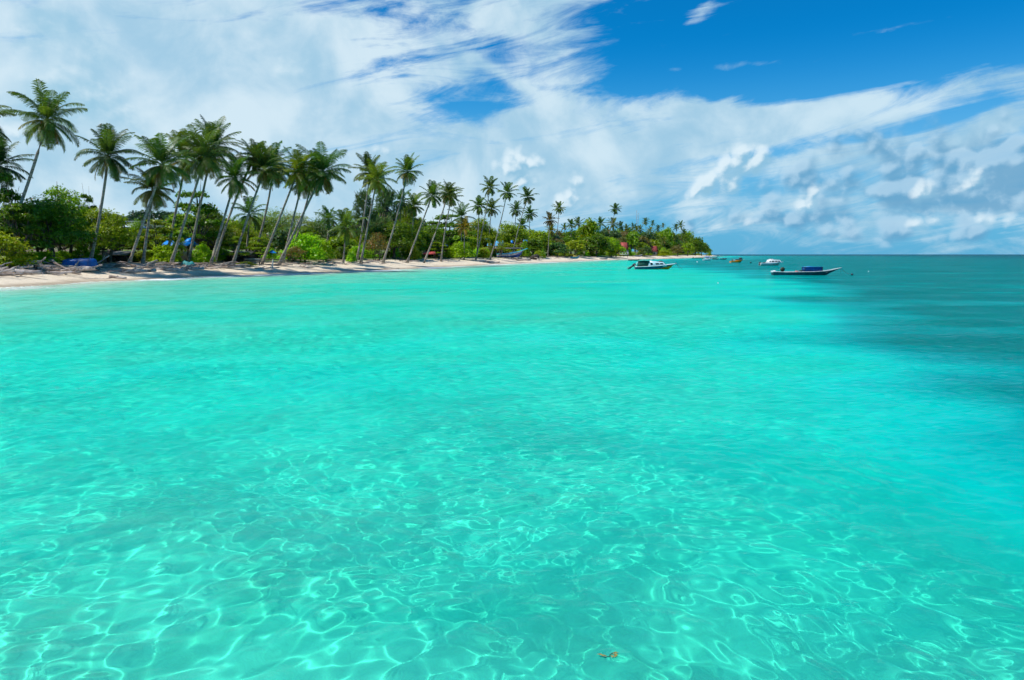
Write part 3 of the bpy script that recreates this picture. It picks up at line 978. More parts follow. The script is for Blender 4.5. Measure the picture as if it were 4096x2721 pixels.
# ------------------------------------------------------------------ broadleaf trees, feathery trees, bushes
def leaf_cloud(acc, r, lobes, n, size, up=0.5, elong=1.0, clump=0.55, inner=0.5, dry=0.01, sag=0.0, cuts=True):
    """leaf sized faces on the shells of several lobes, gathered into clumps with gaps between"""
    lobes = np.array(lobes, dtype=float)
    vol = (lobes[:, 3] * lobes[:, 4] + lobes[:, 5] * lobes[:, 3])
    pick = r.choice(len(lobes), size=int(n * 1.9), p=vol / vol.sum())
    Lb = lobes[pick]
    d = r.normal(size=(len(pick), 3)); d /= np.linalg.norm(d, axis=1)[:, None]
    d[:, 2] = np.where(d[:, 2] < -0.35, -d[:, 2] * 0.6, d[:, 2])
    rad = inner + (1 - inner) * r.random(len(pick)) ** 0.6
    P = Lb[:, :3] + d * Lb[:, 3:6] * rad[:, None]
    # clump noise: keep the dense parts, leave holes elsewhere
    s = Lb[:, 3].mean()
    k = 2 * math.pi / (0.62 * s)
    ph = r.uniform(0, 6.28, 9)
    f = (np.sin(k * P[:, 0] + ph[0] + 1.3 * np.sin(k * 0.6 * P[:, 1] + ph[1])) + np.sin(k * P[:, 1] + ph[2] + 1.3 * np.sin(k * 0.7 * P[:, 2] + ph[3]))
         + np.sin(k * 1.3 * P[:, 2] + ph[4] + 1.3 * np.sin(k * 0.6 * P[:, 0] + ph[5]))) / 3
    P = P * 1.0 + (d * (f * 0.16 * s)[:, None])
    keep = (f + r.normal(0, 0.30, len(f))) > (clump - 0.78)
    P = P[keep][:n]; d = d[keep][:n]; f = f[keep][:n]; m = len(P)
    P[:, 2] -= sag * r.random(m)
    N = d * (1 - up) + np.array([0, 0, 1.0]) * up + r.normal(0, 0.42, (m, 3))
    N /= np.linalg.norm(N, axis=1)[:, None]
    A = np.cross(N, r.normal(size=(m, 3))); A /= np.linalg.norm(A, axis=1)[:, None]
    if sag:
        A = A * 0.55 + d * 0.5 + np.array([0, 0, 0.5]); A /= np.linalg.norm(A, axis=1)[:, None]
    B = np.cross(N, A)
    B /= np.linalg.norm(B, axis=1)[:, None]
    l = (size * r.uniform(0.6, 1.25, m))[:, None]
    w = l * 0.5 / elong
    v = np.stack([P - A * l * 0.5, P - A * l * 0.05 + B * w, P + A * l * 0.5, P - A * l * 0.05 - B * w], 1)
    # fold the leaf slightly
    v[:, 1] += N * l * 0.10; v[:, 3] += N * l * 0.10
    q = np.arange(m)[:, None] * 4 + np.array([[0, 1, 2, 3]])
    hue = np.clip(0.42 + 0.22 * f + r.normal(0, 0.16, m), 0, 1)
    dr = (r.random(m) < dry) * r.uniform(0.5, 1, m)
    acc.add(v.reshape(-1, 3), q, (), np.repeat(hue, 4), np.repeat(dr, 4))


def limbs(acc, r, lobes, h, r0, multi=1, fork=0.35):
    """trunk(s) with limbs reaching into every lobe"""
    for k in range(multi):
        off = Vector((r.normal(0, 0.5), r.normal(0, 0.4), 0)) * (0.0 if multi == 1 else 1.0)
        fk = Vector((off.x * 1.8 + r.normal(0, 0.25), off.y * 1.8 + r.normal(0, 0.25), h * fork * r.uniform(0.8, 1.1)))
        vs, qs, ts = tube([off + Vector((0, 0, -0.4)), off + Vector((0, 0, 0.25)), off * 1.3 + Vector((0.1, 0.05, fk.z * 0.55)), fk],
                          [r0 * 1.45, r0 * 1.1, r0 * 0.9, r0 * 0.78], 7)
        acc.add(vs, qs, ts)
        for j, L in enumerate(lobes):
            if j % multi != k: continue
            e = Vector(L[:3])
            mid = fk.lerp(e, 0.5) + Vector((r.normal(0, 0.3), r.normal(0, 0.3), -0.06 * (e - fk).length))
            vs, qs, ts = tube([fk, mid, e, e + (e - mid) * 0.55], [r0 * 0.6, r0 * 0.42, r0 * 0.25, r0 * 0.1], 5)
            acc.add(vs, qs, ts)
            for b in range(3):
                q = e + Vector((r.normal(0, L[3] * 0.6), r.normal(0, L[4] * 0.6), r.uniform(-0.2, 0.9) * L[5]))
                vs, qs, ts = tube([mid.lerp(e, 0.6), mid.lerp(q, 0.7), q], [r0 * 0.24, r0 * 0.15, r0 * 0.05], 4)
                acc.add(vs, qs, ts)


def dome_lobes(r, w, h, n, base=0.35, flat=0.6):
    out = []
    for i in range(n):
        a = i * 2.4 + r.normal(0, 0.3)
        f = math.sqrt((i + 0.5) / n)
        x, y = math.cos(a) * f * w * 0.36, math.sin(a) * f * w * 0.36
        z = h * (base + (0.80 - base) * (1 - f * f * 0.85)) + r.normal(0, h * 0.06)
        s = w * r.uniform(0.17, 0.25)
        out.append((x, y, z, s, s, s * flat * r.uniform(0.8, 1.2)))
    return out


TREE_LIB = {}


def tree_lib(kind, var):
    """unit trees: 10 m high, width as listed; crown and trunk meshes are shared by the copies"""
    key = (kind, var)
    if key in TREE_LIB: return TREE_LIB[key]
    r = np.random.default_rng(sum(map(ord, kind)) * 13 + var)
    ca, ta = Acc(), Acc()
    m = M_LEAF
    if kind == 'almond':           # tiers of large leathery leaves, open between the tiers
        lobes = []
        for tier in range(4):
            zt = 3.3 + tier * 1.95
            R0 = [3.9, 4.1, 3.0, 1.5][tier]
            for i in range([8, 8, 6, 3][tier]):
                a = i * 6.283 / [8, 8, 6, 3][tier] + r.normal(0, 0.3)
                f = r.uniform(0.5, 1.05)
                lobes.append((math.cos(a) * R0 * f, math.sin(a) * R0 * f, zt + r.normal(0, 0.25), 1.5, 1.5, 0.55 * r.uniform(0.8, 1.3)))
        leaf_cloud(ca, r, lobes, 7500, 0.40, up=0.62, elong=1.3, clump=0.52, inner=0.1, dry=0.02)
        limbs(ta, r, lobes[::2], 10, 0.26, 1, 0.28)
    elif kind == 'dense':          # broad rounded crown
        lobes = dome_lobes(r, 11, 10, 17, 0.22, 0.75)
        leaf_cloud(ca, r, lobes, 9500, 0.36, up=0.5, elong=1.4, clump=0.42, inner=0.35, dry=0.006)
        limbs(ta, r, lobes[::2], 10, 0.30, 2, 0.25)
    elif kind == 'airy':           # light small leaved crown with see-through edges
        lobes = dome_lobes(r, 10, 10, 20, 0.30, 0.9)
        leaf_cloud(ca, r, lobes, 8500, 0.26, up=0.35, elong=1.8, clump=0.62, inner=0.15, dry=0.01)
        limbs(ta, r, lobes[::2], 10, 0.20, 2, 0.3)
    elif kind == 'feather':        # casuarina: upswept plumes of hanging needles
        lobes = []
        for i in range(26):
            z = 1.8 + 7.6 * (i / 25.0)
            a = i * 2.4; rr = (2.7 * (1 - (i / 25.0) ** 1.6) + 0.35) * r.uniform(0.5, 1.15)
            lobes.append((math.cos(a) * rr, math.sin(a) * rr, z, 0.95, 0.95, 1.15))
        for i in range(15):
            b = lobes[i * 26 // 15]
            lobes.append((b[0] * 1.35, b[1] * 1.35, b[2] + 0.8, 0.5, 0.5, 0.8))
        leaf_cloud(ca, r, lobes, 8000, 0.50, up=0.1, elong=6.0, clump=0.72, inner=0.0, dry=0.03, sag=0.02)
        limbs(ta, r, lobes[::3], 10, 0.20, 1, 0.75)
        m = M_NEEDLE
    elif kind == 'bush':           # low mound of leaves down to the ground, 10 wide per 10 high
        lobes = dome_lobes(r, 12, 10, 15, 0.18, 0.95)
        lobes += [(l[0] * 1.25, l[1] * 1.25, 1.7, l[3], l[4], l[5]) for l in lobes[4:]]
        leaf_cloud(ca, r, lobes, 5000, 0.70, up=0.45, elong=1.5, clump=0.50, inner=0.3, dry=0.01)
        limbs(ta, r, lobes[::3], 10, 0.22, 3, 0.2)
    elif kind == 'scrub':          # thin twiggy shrub with sparse leaves
        lobes = dome_lobes(r, 11, 10, 14, 0.25, 0.9)
        leaf_cloud(ca, r, lobes, 1900, 0.55, up=0.3, elong=1.7, clump=0.75, inner=0.0, dry=0.22)
        limbs(ta, r, lobes, 10, 0.16, 4, 0.22)
    elif kind == 'far':            # cheaper, for trees past 200 m
        lobes = dome_lobes(r, 11, 10, 14, 0.20, 0.8)
        leaf_cloud(ca, r, lobes, 2600, 0.75, up=0.45, elong=1.4, clump=0.46, inner=0.35, dry=0.01)
        limbs(ta, r, lobes[::3], 10, 0.30, 1, 0.25)
    TREE_LIB[key] = (ca.mesh('crown', m, link=False), ta.mesh('trunk', M_BARK, link=False, smooth=True))
    return TREE_LIB[key]


UNIT_W = {'almond': 10.5, 'dense': 10.5, 'airy': 9.8, 'feather': 6.6, 'bush': 12.0, 'scrub': 10.5, 'far': 10.5}
NAMES = {'almond': 'broadleaf_tree', 'dense': 'broadleaf_tree', 'airy': 'light_green_tree', 'feather': 'feathery_tree', 'bush': 'bush',
         'scrub': 'shrub', 'far': 'broadleaf_tree'}
G_DARK = (0.109, 0.201, 0.013)
G_MID = (0.205, 0.329, 0.013)
G_LIME = (0.27, 0.50, 0.012)
G_YEL = (0.28, 0.36, 0.014)
G_PALE = (0.218, 0.305, 0.083)
G_BLUE = (0.083, 0.159, 0.066)
G_BROWN = (0.18, 0.17, 0.06)


def tree(kind, px, top_py, w_px, t, tint, label, group=None, var=None, cat=None, base_py=None):
    """tree whose crown top shows at photo row top_py, w_px wide, standing t metres inland"""
    b = loc_t(px, t)
    D = b.y
    r = np.random.default_rng(int(abs(px * 3 + top_py)))
    root = empty(NAMES[kind], b)
    tag(root, label, cat or ('bush' if kind in ('bush', 'scrub') else 'tree'), group)
    h = (1015 - top_py) * D / F + CH - b.z
    h = max(h, 0.6)
    w = w_px * D / F
    v = int(r.integers(0, 3)) if var is None else var
    cm, tm = tree_lib(kind, v)
    unit_h = 9.6
    sc = (w / UNIT_W[kind], w / UNIT_W[kind], h / unit_h)
    rz = r.uniform(0, 6.28)
    col = tuple(c * r.uniform(0.88, 1.14) for c in tint)
    obj_me('crown', cm, root, (0, 0, 0), rz, sc, col)
    obj_me('trunk', tm, root, (0, 0, 0), rz, (min(sc[0], sc[2] * 1.2), min(sc[1], sc[2] * 1.2), sc[2]), None)
    return root


TREES = [
    # kind, px, top py, width px, t inland, tint, label, variant
    ('almond', 70, 706, 190, 19, G_DARK, 'tiered broadleaf tree sticking up behind the tallest leaning palm', 0),
    ('dense', 235, 768, 330, 17, G_DARK, 'big dark round broadleaf tree behind the tallest leaning palm', 0),
    ('dense', 300, 758, 240, 22, G_MID, 'bright topped broadleaf tree behind the big dark round one', 1),
    ('almond', 405, 780, 95, 22, G_DARK, 'small tiered crown poking up behind the bare upright palm', 1),
    ('dense', 462, 842, 230, 16, G_MID, 'mid green broadleaf tree between the two big palms on the left', 2),
    ('almond', 120, 815, 250, 15, G_DARK, 'dark glossy leaved tree rising over the bright bush at the left edge', 2),
    ('bush', 55, 930, 190, 11.5, G_YEL, 'sunlit yellow green bush at the left edge of the beach', 0),
    ('almond', 665, 880, 190, 16, G_MID, 'glossy leaved tree right of the thick leaning palm', 1),
    ('almond', 815, 775, 250, 20, G_DARK, 'dark spreading tree behind the palm trunks above the blue hut roof', 0),
    ('dense', 880, 845, 180, 24, G_DARK, 'dark dense tree under the palm with brown hanging fronds', 2),
    ('bush', 690, 975, 120, 13, G_LIME, 'bright green bush left of the blue hut roof', 1),
    ('bush', 838, 975, 80, 14, G_LIME, 'bright green bush right of the blue hut roof', 2),
    ('airy', 1110, 838, 240, 34, G_PALE, 'pale feathery green tree filling the gap behind the leaning trunks', 0),
    ('airy', 1215, 850, 200, 36, G_PALE, 'pale green tree behind the strongly leaning dark palm', 1),
    ('airy', 1310, 865, 200, 32, G_BLUE, 'grey green tree behind the bright green bush', 2),
    ('almond', 965, 945, 130, 14, G_MID, 'low broadleaf tree left of the blue umbrella', 2),
    ('almond', 1060, 950, 130, 15, G_MID, 'low broadleaf tree just above the blue umbrella', 0),
    ('bush', 1235, 933, 150, 13, G_LIME, 'brightest lime green bush behind the crossing trunks', 0),
    ('bush', 1310, 955, 90, 14, G_LIME, 'lime green bush right of the brightest one', 1),
    ('scrub', 1195, 985, 110, 11, G_BROWN, 'dry brown scrub at the sand edge below the lime green bush', 0),
    ('bush', 1005, 1045, 75, 10.0, G_MID, 'low green shrub spreading on the driftwood line', 2),
    ('feather', 1475, 785, 150, 24, G_BLUE, 'left feathery grey green tree behind the pair of palms', 0),
    ('feather', 1560, 775, 170, 25, G_BLUE, 'tallest feathery tree behind the lone slender palm', 1),
    ('feather', 1640, 830, 120, 26, G_MID, 'right feathery tree sloping down from the tallest', 2),
    ('dense', 1580, 880, 260, 19, G_DARK, 'dark dense tree at the foot of the feathery trees', 0),
    ('scrub', 1520, 930, 110, 13, G_BROWN, 'brown leaved twiggy shrub between two palm trunks', 1),
    ('bush', 1418, 1010, 42, 11, G_LIME, 'small lime green bush beside the short stout palm', 2),
    ('almond', 1790, 858, 230, 24, G_DARK, 'dark spreading tree behind the red awning', 1),
    ('dense', 1720, 905, 180, 24, G_DARK, 'dark tree left of the palm over the red awning', 1),
    ('almond', 1762, 968, 110, 17, G_MID, 'flat topped green tree sheltering the red awning', 2),
    ('bush', 1662, 985, 65, 13, G_YEL, 'yellow green bush left of the red awning', 0),
    ('bush', 1848, 965, 115, 13, G_LIME, 'big lime green bush right of the red awning', 1),
    ('dense', 1925, 880, 160, 28, G_MID, 'mid green tree behind the middle group of palms', 2),
    ('dense', 2045, 884, 150, 30, G_MID, 'rounded green tree between the middle palms and the lone ones', 0),
    ('bush', 1937, 990, 50, 13, G_YEL, 'yellow green bush behind the middle palm trunks', 2),
    ('scrub', 745, 950, 70, 15.5, G_MID, 'sparse shrub hanging before the bright blue hut roof', 2),
    ('scrub', 2004, 955, 42, 14.5, G_MID, 'sparse shrub before the light blue hut roof', 0),
    ('scrub', 1962, 965, 30, 15, G_MID, 'thin shrub left of the light blue hut roof', 1),
    ('bush', 2098, 958, 34, 15, G_MID, 'green bush over the small blue roof right of the beached boat', 1),
    ('dense', 585, 872, 80, 24, G_MID, 'green tree below the pale roofed hill house', 0),
    ('far', 2150, 915, 130, 26, G_MID, 'green tree right of the beached boat', 0),
    ('far', 2130, 955, 110, 17, G_DARK, 'dark low tree at the bow of the beached boat', 1),
    ('far', 2225, 965, 110, 16, G_BLUE, 'dark blue green rounded tree by the water', 2),
    ('bush', 2150, 1000, 30, 10, G_YEL, 'small yellow green bush beside the uprooted stump', 0),
    ('bush', 2168, 1002, 28, 10, G_MID, 'small green bush right of the uprooted stump', 1),
    ('far', 2295, 955, 120, 14, G_YEL, 'olive tree hanging over the narrow beach', 0),
    ('far', 2352, 878, 110, 22, G_MID, 'tall bright green tree behind the narrow beach', 1),
    ('far', 2378, 930, 120, 15, G_DARK, 'dark green tree left of the yellow green dome', 2),
    ('far', 2437, 944, 80, 12, G_LIME, 'yellow green dome shaped tree left of the red roof', 0),
    ('far', 2455, 975, 75, 10, G_YEL, 'lower green tree in front of the yellow green dome', 1),
    ('far', 2568, 982, 60, 10, (0.07, 0.15, 0.05), 'rounded green tree between the two red roofs', 2),
    ('far', 2560, 965, 60, 15, G_MID, 'green tree behind the rounded one between the red roofs', 0),
    ('far', 2650, 912, 70, 34, G_MID, 'olive green crown rising amid the far palms', 1),
    ('far', 2695, 978, 60, 10, G_BROWN, 'brownish green tree low on the far point', 2),
    ('far', 2735, 968, 60, 11, G_MID, 'green tree low near the end of the point', 0),
    ('far', 2765, 950, 80, 14, G_DARK, 'dark tree near the end of the point', 1),
    ('far', 2790, 965, 62, 10, G_DARK, 'dark tree leaning seaward at the end of the point', 2),
    ('far', 2808, 985, 44, 8, G_MID, 'last green tree at the tip of the point', 0),
    ('bush', 2640, 1000, 70, 11, G_YEL, 'low yellow green bushes right of the second red roof', 0),
    ('bush', 2820, 1006, 20, 6, G_MID, 'small round bush ending the point', 1),
]
SKYLINE = [(-150, 760), (0, 850), (150, 820), (300, 810), (400, 850), (480, 905), (560, 925), (650, 915), (720, 850), (850, 830),
           (940, 850), (1000, 880), (1080, 880), (1250, 880), (1400, 890), (1470, 850), (1560, 830), (1660, 870), (1740, 900),
           (1880, 900), (1960, 905), (2010, 935), (2080, 920), (2200, 925), (2300, 905), (2400, 905), (2500, 908), (2600, 915),
           (2700, 925), (2740, 935), (2780, 962), (2812, 990)]


def build_trees():
    for k, px, top, w, t, tint, label, var in TREES:
        tree(k, px, top, w, t, tint, label, var=var)
    # the rows behind, one tree after another
    sx = [a for a, b in SKYLINE]; sy = [b for a, b in SKYLINE]
    r = random.Random(5)
    for row, (t, step, dy) in enumerate([(26, 105, 32), (34, 120, 10), (44, 135, 0)]):
        px = -140 + row * 30
        while px < 2800:
            st = step if px < 1700 else step * 0.62 if px < 2300 else step * 0.42
            top = np.interp(px, sx, sy) + dy * (1015 - np.interp(px, sx, sy)) / 100 * r.uniform(0.4, 1.5) + r.uniform(-6, 10)
            kind = 'far' if px > 1150 or row == 2 else r.choice(['dense', 'dense', 'almond', 'airy'])
            tint = r.choice([G_DARK, G_DARK, G_MID, G_MID, G_BLUE, G_BROWN if px > 1900 else G_MID])
            tree(kind, px, top, st * r.uniform(1.25, 1.7), t + r.uniform(-3, 3), tint,
                 'dark green tree standing in the wood behind the beach trees', 'trees of the wood behind the beach')
            px += st * r.uniform(0.75, 1.2)
    # undergrowth between the trunks
    px = -120
    while px < 2790:
        st = 62 if px < 1500 else 36 if px < 2300 else 24
        low = 1000 if px < 1500 else 1003
        lime = r.random() < 0.55
        tree('bush', px, low + r.uniform(-22, 12), st * r.uniform(1.0, 1.6), r.uniform(15.5, 25) if px < 2400 else r.uniform(14, 20),
             G_LIME if lime else r.choice([G_MID, G_YEL, G_DARK]),
             'bright green bush in the undergrowth below the trees' if lime else 'green bush in the shaded undergrowth below the trees',
             'undergrowth bushes')
        px += st * r.uniform(0.7, 1.3)


build_trees()


# ------------------------------------------------------------------ boats
def part(name, acc, m, parent, smooth=False, label=None):
    o = acc.mesh(name, m, parent, smooth)
    if label: o["label"] = label
    return o


def box(acc, c, s, rz=0.0, ry=0.0, top=1.0, shift=0.0):
    """box centred at c; top < 1 narrows its upper face, shift slides it along x"""
    hx, hy, hz = s[0] / 2, s[1] / 2, s[2] / 2
    v = []
    for z, k in ((-hz, 1.0), (hz, top)):
        dx = shift if z > 0 else 0
        v += [(-hx * k + dx, -hy * k, z), (hx * k + dx, -hy * k, z), (hx * k + dx, hy * k, z), (-hx * k + dx, hy * k, z)]
    M = Matrix.Translation(c) @ Matrix.Rotation(rz, 4, 'Z') @ Matrix.Rotation(ry, 4, 'Y')
    v = [M @ Vector(p) for p in v]
    acc.add(v, [(3, 2, 1, 0), (4, 5, 6, 7), (0, 1, 5, 4), (1, 2, 6, 5), (2, 3, 7, 6), (3, 0, 4, 7)])


def rod(acc, a, b, r=0.03, sides=6, r2=None):
    vs, qs, ts = tube([a, b], [r, r if r2 is None else r2], sides)
    acc.add(vs, qs, ts)


def slab(acc, pts, th):
    """flat polygon with thickness th along its normal"""
    P = [Vector(p) for p in pts]
    nrm = (P[1] - P[0]).cross(P[2] - P[0]).normalized() * th
    n = len(P)
    vs = P + [p + nrm for p in P]
    if n == 4:
        q = [(3, 2, 1, 0), (4, 5, 6, 7)]; t = []
    else:
        q = []; t = [(0, i + 1, i) for i in range(1, n - 1)] + [(n, n + i, n + i + 1) for i in range(1, n - 1)]
    q += [(i, (i + 1) % n, n + (i + 1) % n, n + i) for i in range(n)]
    acc.add(vs, q, t)


def hull_sections(L, beam, sheer, chine, draft, rake, stern=0.82, n=18, power=2.2, full=0.42):
    secs = []
    for i in range(n + 1):
        s = i / n
        sh = 1.0 if s < full else 1 - ((s - full) / (1 - full)) ** power
        sh *= stern + (1 - stern) * min(1, s / 0.35)
        zs = float(np.interp(s, [a for a, b in sheer], [b for a, b in sheer]))
        zc = float(np.interp(s, [a for a, b in chine], [b for a, b in chine]))
        zk = -draft + (zc + draft) * max(0, (s - 0.7) / 0.3) ** 2.5
        bs = beam / 2 * sh + 0.015
        bc = bs * (0.84 - 0.3 * max(0, s - 0.5))
        xs, xc = s * L, s * (L - rake)
        secs.append(((xs, bs, zs), (xc, bc, zc), (xc, 0, min(zk, zc))))
    return secs


def hull_parts(root, secs, m_top, m_low, m_rail, floor=0.12, m_in=None, rail=0.05):
    n = len(secs)
    top, low, rl, inn = Acc(), Acc(), Acc(), Acc()
    for sg in (1, -1):
        vt = [p for s in secs for p in ((s[0][0], sg * s[0][1], s[0][2]), (s[1][0], sg * s[1][1], s[1][2]))]
        vl = [p for s in secs for p in ((s[1][0], sg * s[1][1], s[1][2]), (s[2][0], 0, s[2][2]))]
        q = [(2 * i, 2 * i + 1, 2 * i + 3, 2 * i + 2) for i in range(n - 1)]
        if sg < 0: q = [t[::-1] for t in q]
        top.add(vt, q); low.add(vl, q)
        vi = [p for s in secs for p in ((s[0][0] - 0.02, sg * max(0, s[0][1] - 0.05), s[0][2] - 0.004), (s[1][0], sg * max(0, s[1][1] - 0.05), floor if s[1][2] < floor else s[1][2] + 0.02))]
        inn.add(vi, q)
        path = [Vector((s[0][0], sg * s[0][1], s[0][2] + 0.012)) for s in secs]
        vs, qs, ts = tube(path, [rail] * n, 6)
        rl.add(vs, qs, ts)
    a = secs[0]
    top.add([(a[0][0], a[0][1], a[0][2]), (a[0][0], -a[0][1], a[0][2]), (a[1][0], -a[1][1], a[1][2]), (a[1][0], a[1][1], a[1][2])], [(0, 1, 2, 3)])
    low.add([(a[1][0], a[1][1], a[1][2]), (a[1][0], -a[1][1], a[1][2]), (a[2][0], 0, a[2][2])], (), [(0, 1, 2)])
    vs, qs, ts = tube([Vector((a[0][0], a[0][1], a[0][2] + 0.012)), Vector((a[0][0], -a[0][1], a[0][2] + 0.012))], [rail] * 2, 6)
    rl.add(vs, qs, ts)
    m = n - 2
    fv = [p for s in secs[:m] for p in ((s[1][0] + 0.03, s[1][1] - 0.04, floor), (s[1][0] + 0.03, -s[1][1] + 0.04, floor))]
    inn.add(fv, [(2 * i, 2 * i + 2, 2 * i + 3, 2 * i + 1) for i in range(m - 1)])
    part('hull', top, m_top, root); part('hull_bottom', low, m_low, root)
    part('gunwale', rl, m_rail, root, True); part('hull_inside', inn, m_in or m_rail, root)


W_WHITE = flat('boat_white', (0.78, 0.80, 0.80), 0.35, var=0.05)
W_PALEBLUE = flat('boat_pale_blue', (0.62, 0.76, 0.80), 0.35, var=0.06)
W_NAVY = flat('boat_navy', (0.02, 0.07, 0.17), 0.3, var=0.25)
W_TEALDK = flat('boat_dark_teal', (0.015, 0.075, 0.10), 0.4, var=0.3, scale=1.5)
W_ORANGE = flat('boat_orange', (0.95, 0.31, 0.008), 0.35, var=0.08)
W_BLACK = flat('boat_black', (0.015, 0.017, 0.02), 0.4, var=0.2)
W_GLASS = flat('dark_glass', (0.012, 0.03, 0.035), 0.08, var=0.2)
W_GREENCAN = flat('dark_green_canvas', (0.012, 0.075, 0.055), 0.8, var=0.3, scale=2)
W_BLUETARP = flat('blue_tarpaulin', (0.005, 0.10, 0.36), 0.45, var=0.22, scale=2.2, bump=0.05)
W_AZURE = flat('azure_sheet', (0.005, 0.26, 0.80), 0.45, var=0.15, scale=1.5, bump=0.03)
W_LTBLUE = flat('light_blue_sheet', (0.10, 0.42, 0.72), 0.4, var=0.3, scale=2.5)
W_TEAL = flat('teal_cloth', (0.02, 0.26, 0.27), 0.7, var=0.15)
W_RED = flat('red_cloth', (0.72, 0.10, 0.08), 0.7, var=0.15)
W_ROOFRED = flat('red_roof', (0.38, 0.065, 0.05), 0.7, var=0.22, scale=1.2)
W_GREY = flat('grey_metal', (0.34, 0.36, 0.37), 0.45, var=0.2)
W_RUST = flat('grey_tin', (0.17, 0.16, 0.14), 0.6, var=0.35, scale=0.8)
W_THATCH = flat('thatch', (0.26, 0.21, 0.14), 0.95, var=0.35, scale=5.0, bump=0.08)
W_TIMBER = flat('dark_timber', (0.055, 0.042, 0.03), 0.85, var=0.35, scale=2.0)
W_PALEWOOD = flat('pale_timber', (0.46, 0.41, 0.33), 0.85, var=0.2, scale=2.0)
W_WALL = flat('plaster_wall', (0.50, 0.42, 0.36), 0.85, var=0.15)
W_ROPE = flat('rope', (0.12, 0.14, 0.13), 0.9)
W_YELLOW = flat('yellow_cloth', (0.60, 0.48, 0.10), 0.8)


def water_spot(px, py):
    return ground_point(px, py, 0.0)


def rope(root, a, b, sag=0.25, r=0.022, name='mooring_rope'):
    acc = Acc()
    a, b = Vector(a), Vector(b)
    pts = [a.lerp(b, i / 8) - Vector((0, 0, sag * 4 * (i / 8) * (1 - i / 8))) for i in range(9)]
    vs, qs, ts = tube(pts, [r] * 9, 5)
    acc.add(vs, qs, ts)
    part(name, acc, W_ROPE, root, True)


def outboard(root, x, y, z, tilt=R(50), s=1.0, cowl=None):
    """outboard motor hung on the stern, tilted up by tilt"""
    M = Matrix.Translation((x, y, z)) @ Matrix.Rotation(tilt, 4, 'Y')
    a, b, c = Acc(), Acc(), Acc()
    box(a, (0, 0, 0.28 * s), (0.42 * s, 0.34 * s, 0.42 * s), top=0.78)
    box(b, (-0.02 * s, 0, -0.25 * s), (0.20 * s, 0.16 * s, 0.75 * s), top=1.1)
    box(b, (-0.06 * s, 0, -0.62 * s), (0.42 * s, 0.05 * s, 0.06 * s))
    rod(b, (-0.18 * s, 0, -0.80 * s), (0.16 * s, 0, -0.80 * s), 0.07 * s, 8, 0.04 * s)
    for k in range(3):
        t = k * 2.094
        box(c, (-0.20 * s, 0.09 * s * math.cos(t), -0.80 * s + 0.09 * s * math.sin(t)), (0.03 * s, 0.12 * s, 0.12 * s), ry=0.3)
    e = empty('outboard_motor'); e.parent = root
    for nm, acc, m in (('cowling', a, cowl or W_BLACK), ('motor_leg', b, W_BLACK), ('propeller', c, W_GREY)):
        acc.v = [np.array([tuple(M @ Vector(p)) for p in v]) for v in acc.v]
        part(nm, acc, m, e)


def side_panes(root, zlo, zhi, xs, y, slant=0.0, name='window', m=None, th=0.02, yn=0.0):
    for (x0, x1) in xs:
        for sg in (-1, 1):
            a = Acc()
            y0, y1 = y, y - yn
            pts = [(x0, sg * y0, zlo), (x1 + slant * 0.0, sg * y0, zlo), (x1 - slant, sg * y1, zhi), (x0 - slant * 0.4, sg * y1, zhi)]
            if sg > 0: pts = pts[::-1]
            slab(a, pts, th)
            part(name, a, m or W_GLASS, root)


def cabin_shell(root, prof, y0, y1, m, name='cabin', y_in=None):
    """cabin extruded from its side outline prof [(x, z)...]; leaning walls: half width y0 at the foot, y1 at the roof"""
    a = Acc()
    zs = [p[1] for p in prof]; z0, z1 = min(zs), max(zs)
    def hw(z): return y0 + (y1 - y0) * (z - z0) / (z1 - z0)
    n = len(prof)
    vs = [(x, -hw(z), z) for x, z in prof] + [(x, hw(z), z) for x, z in prof]
    q = [(i, n + i, n + (i + 1) % n, (i + 1) % n) for i in range(n)]
    c0, c1 = len(vs), len(vs) + 1
    mx = sum(p[0] for p in prof) / n; mz = sum(zs) / n
    vs += [(mx, -hw(mz), mz), (mx, hw(mz), mz)]
    t = [(c0, i, (i + 1) % n) for i in range(n)] + [(c1, n + (i + 1) % n, n + i) for i in range(n)]
    a.add(vs, q, t)
    return part(name, a, m, root)


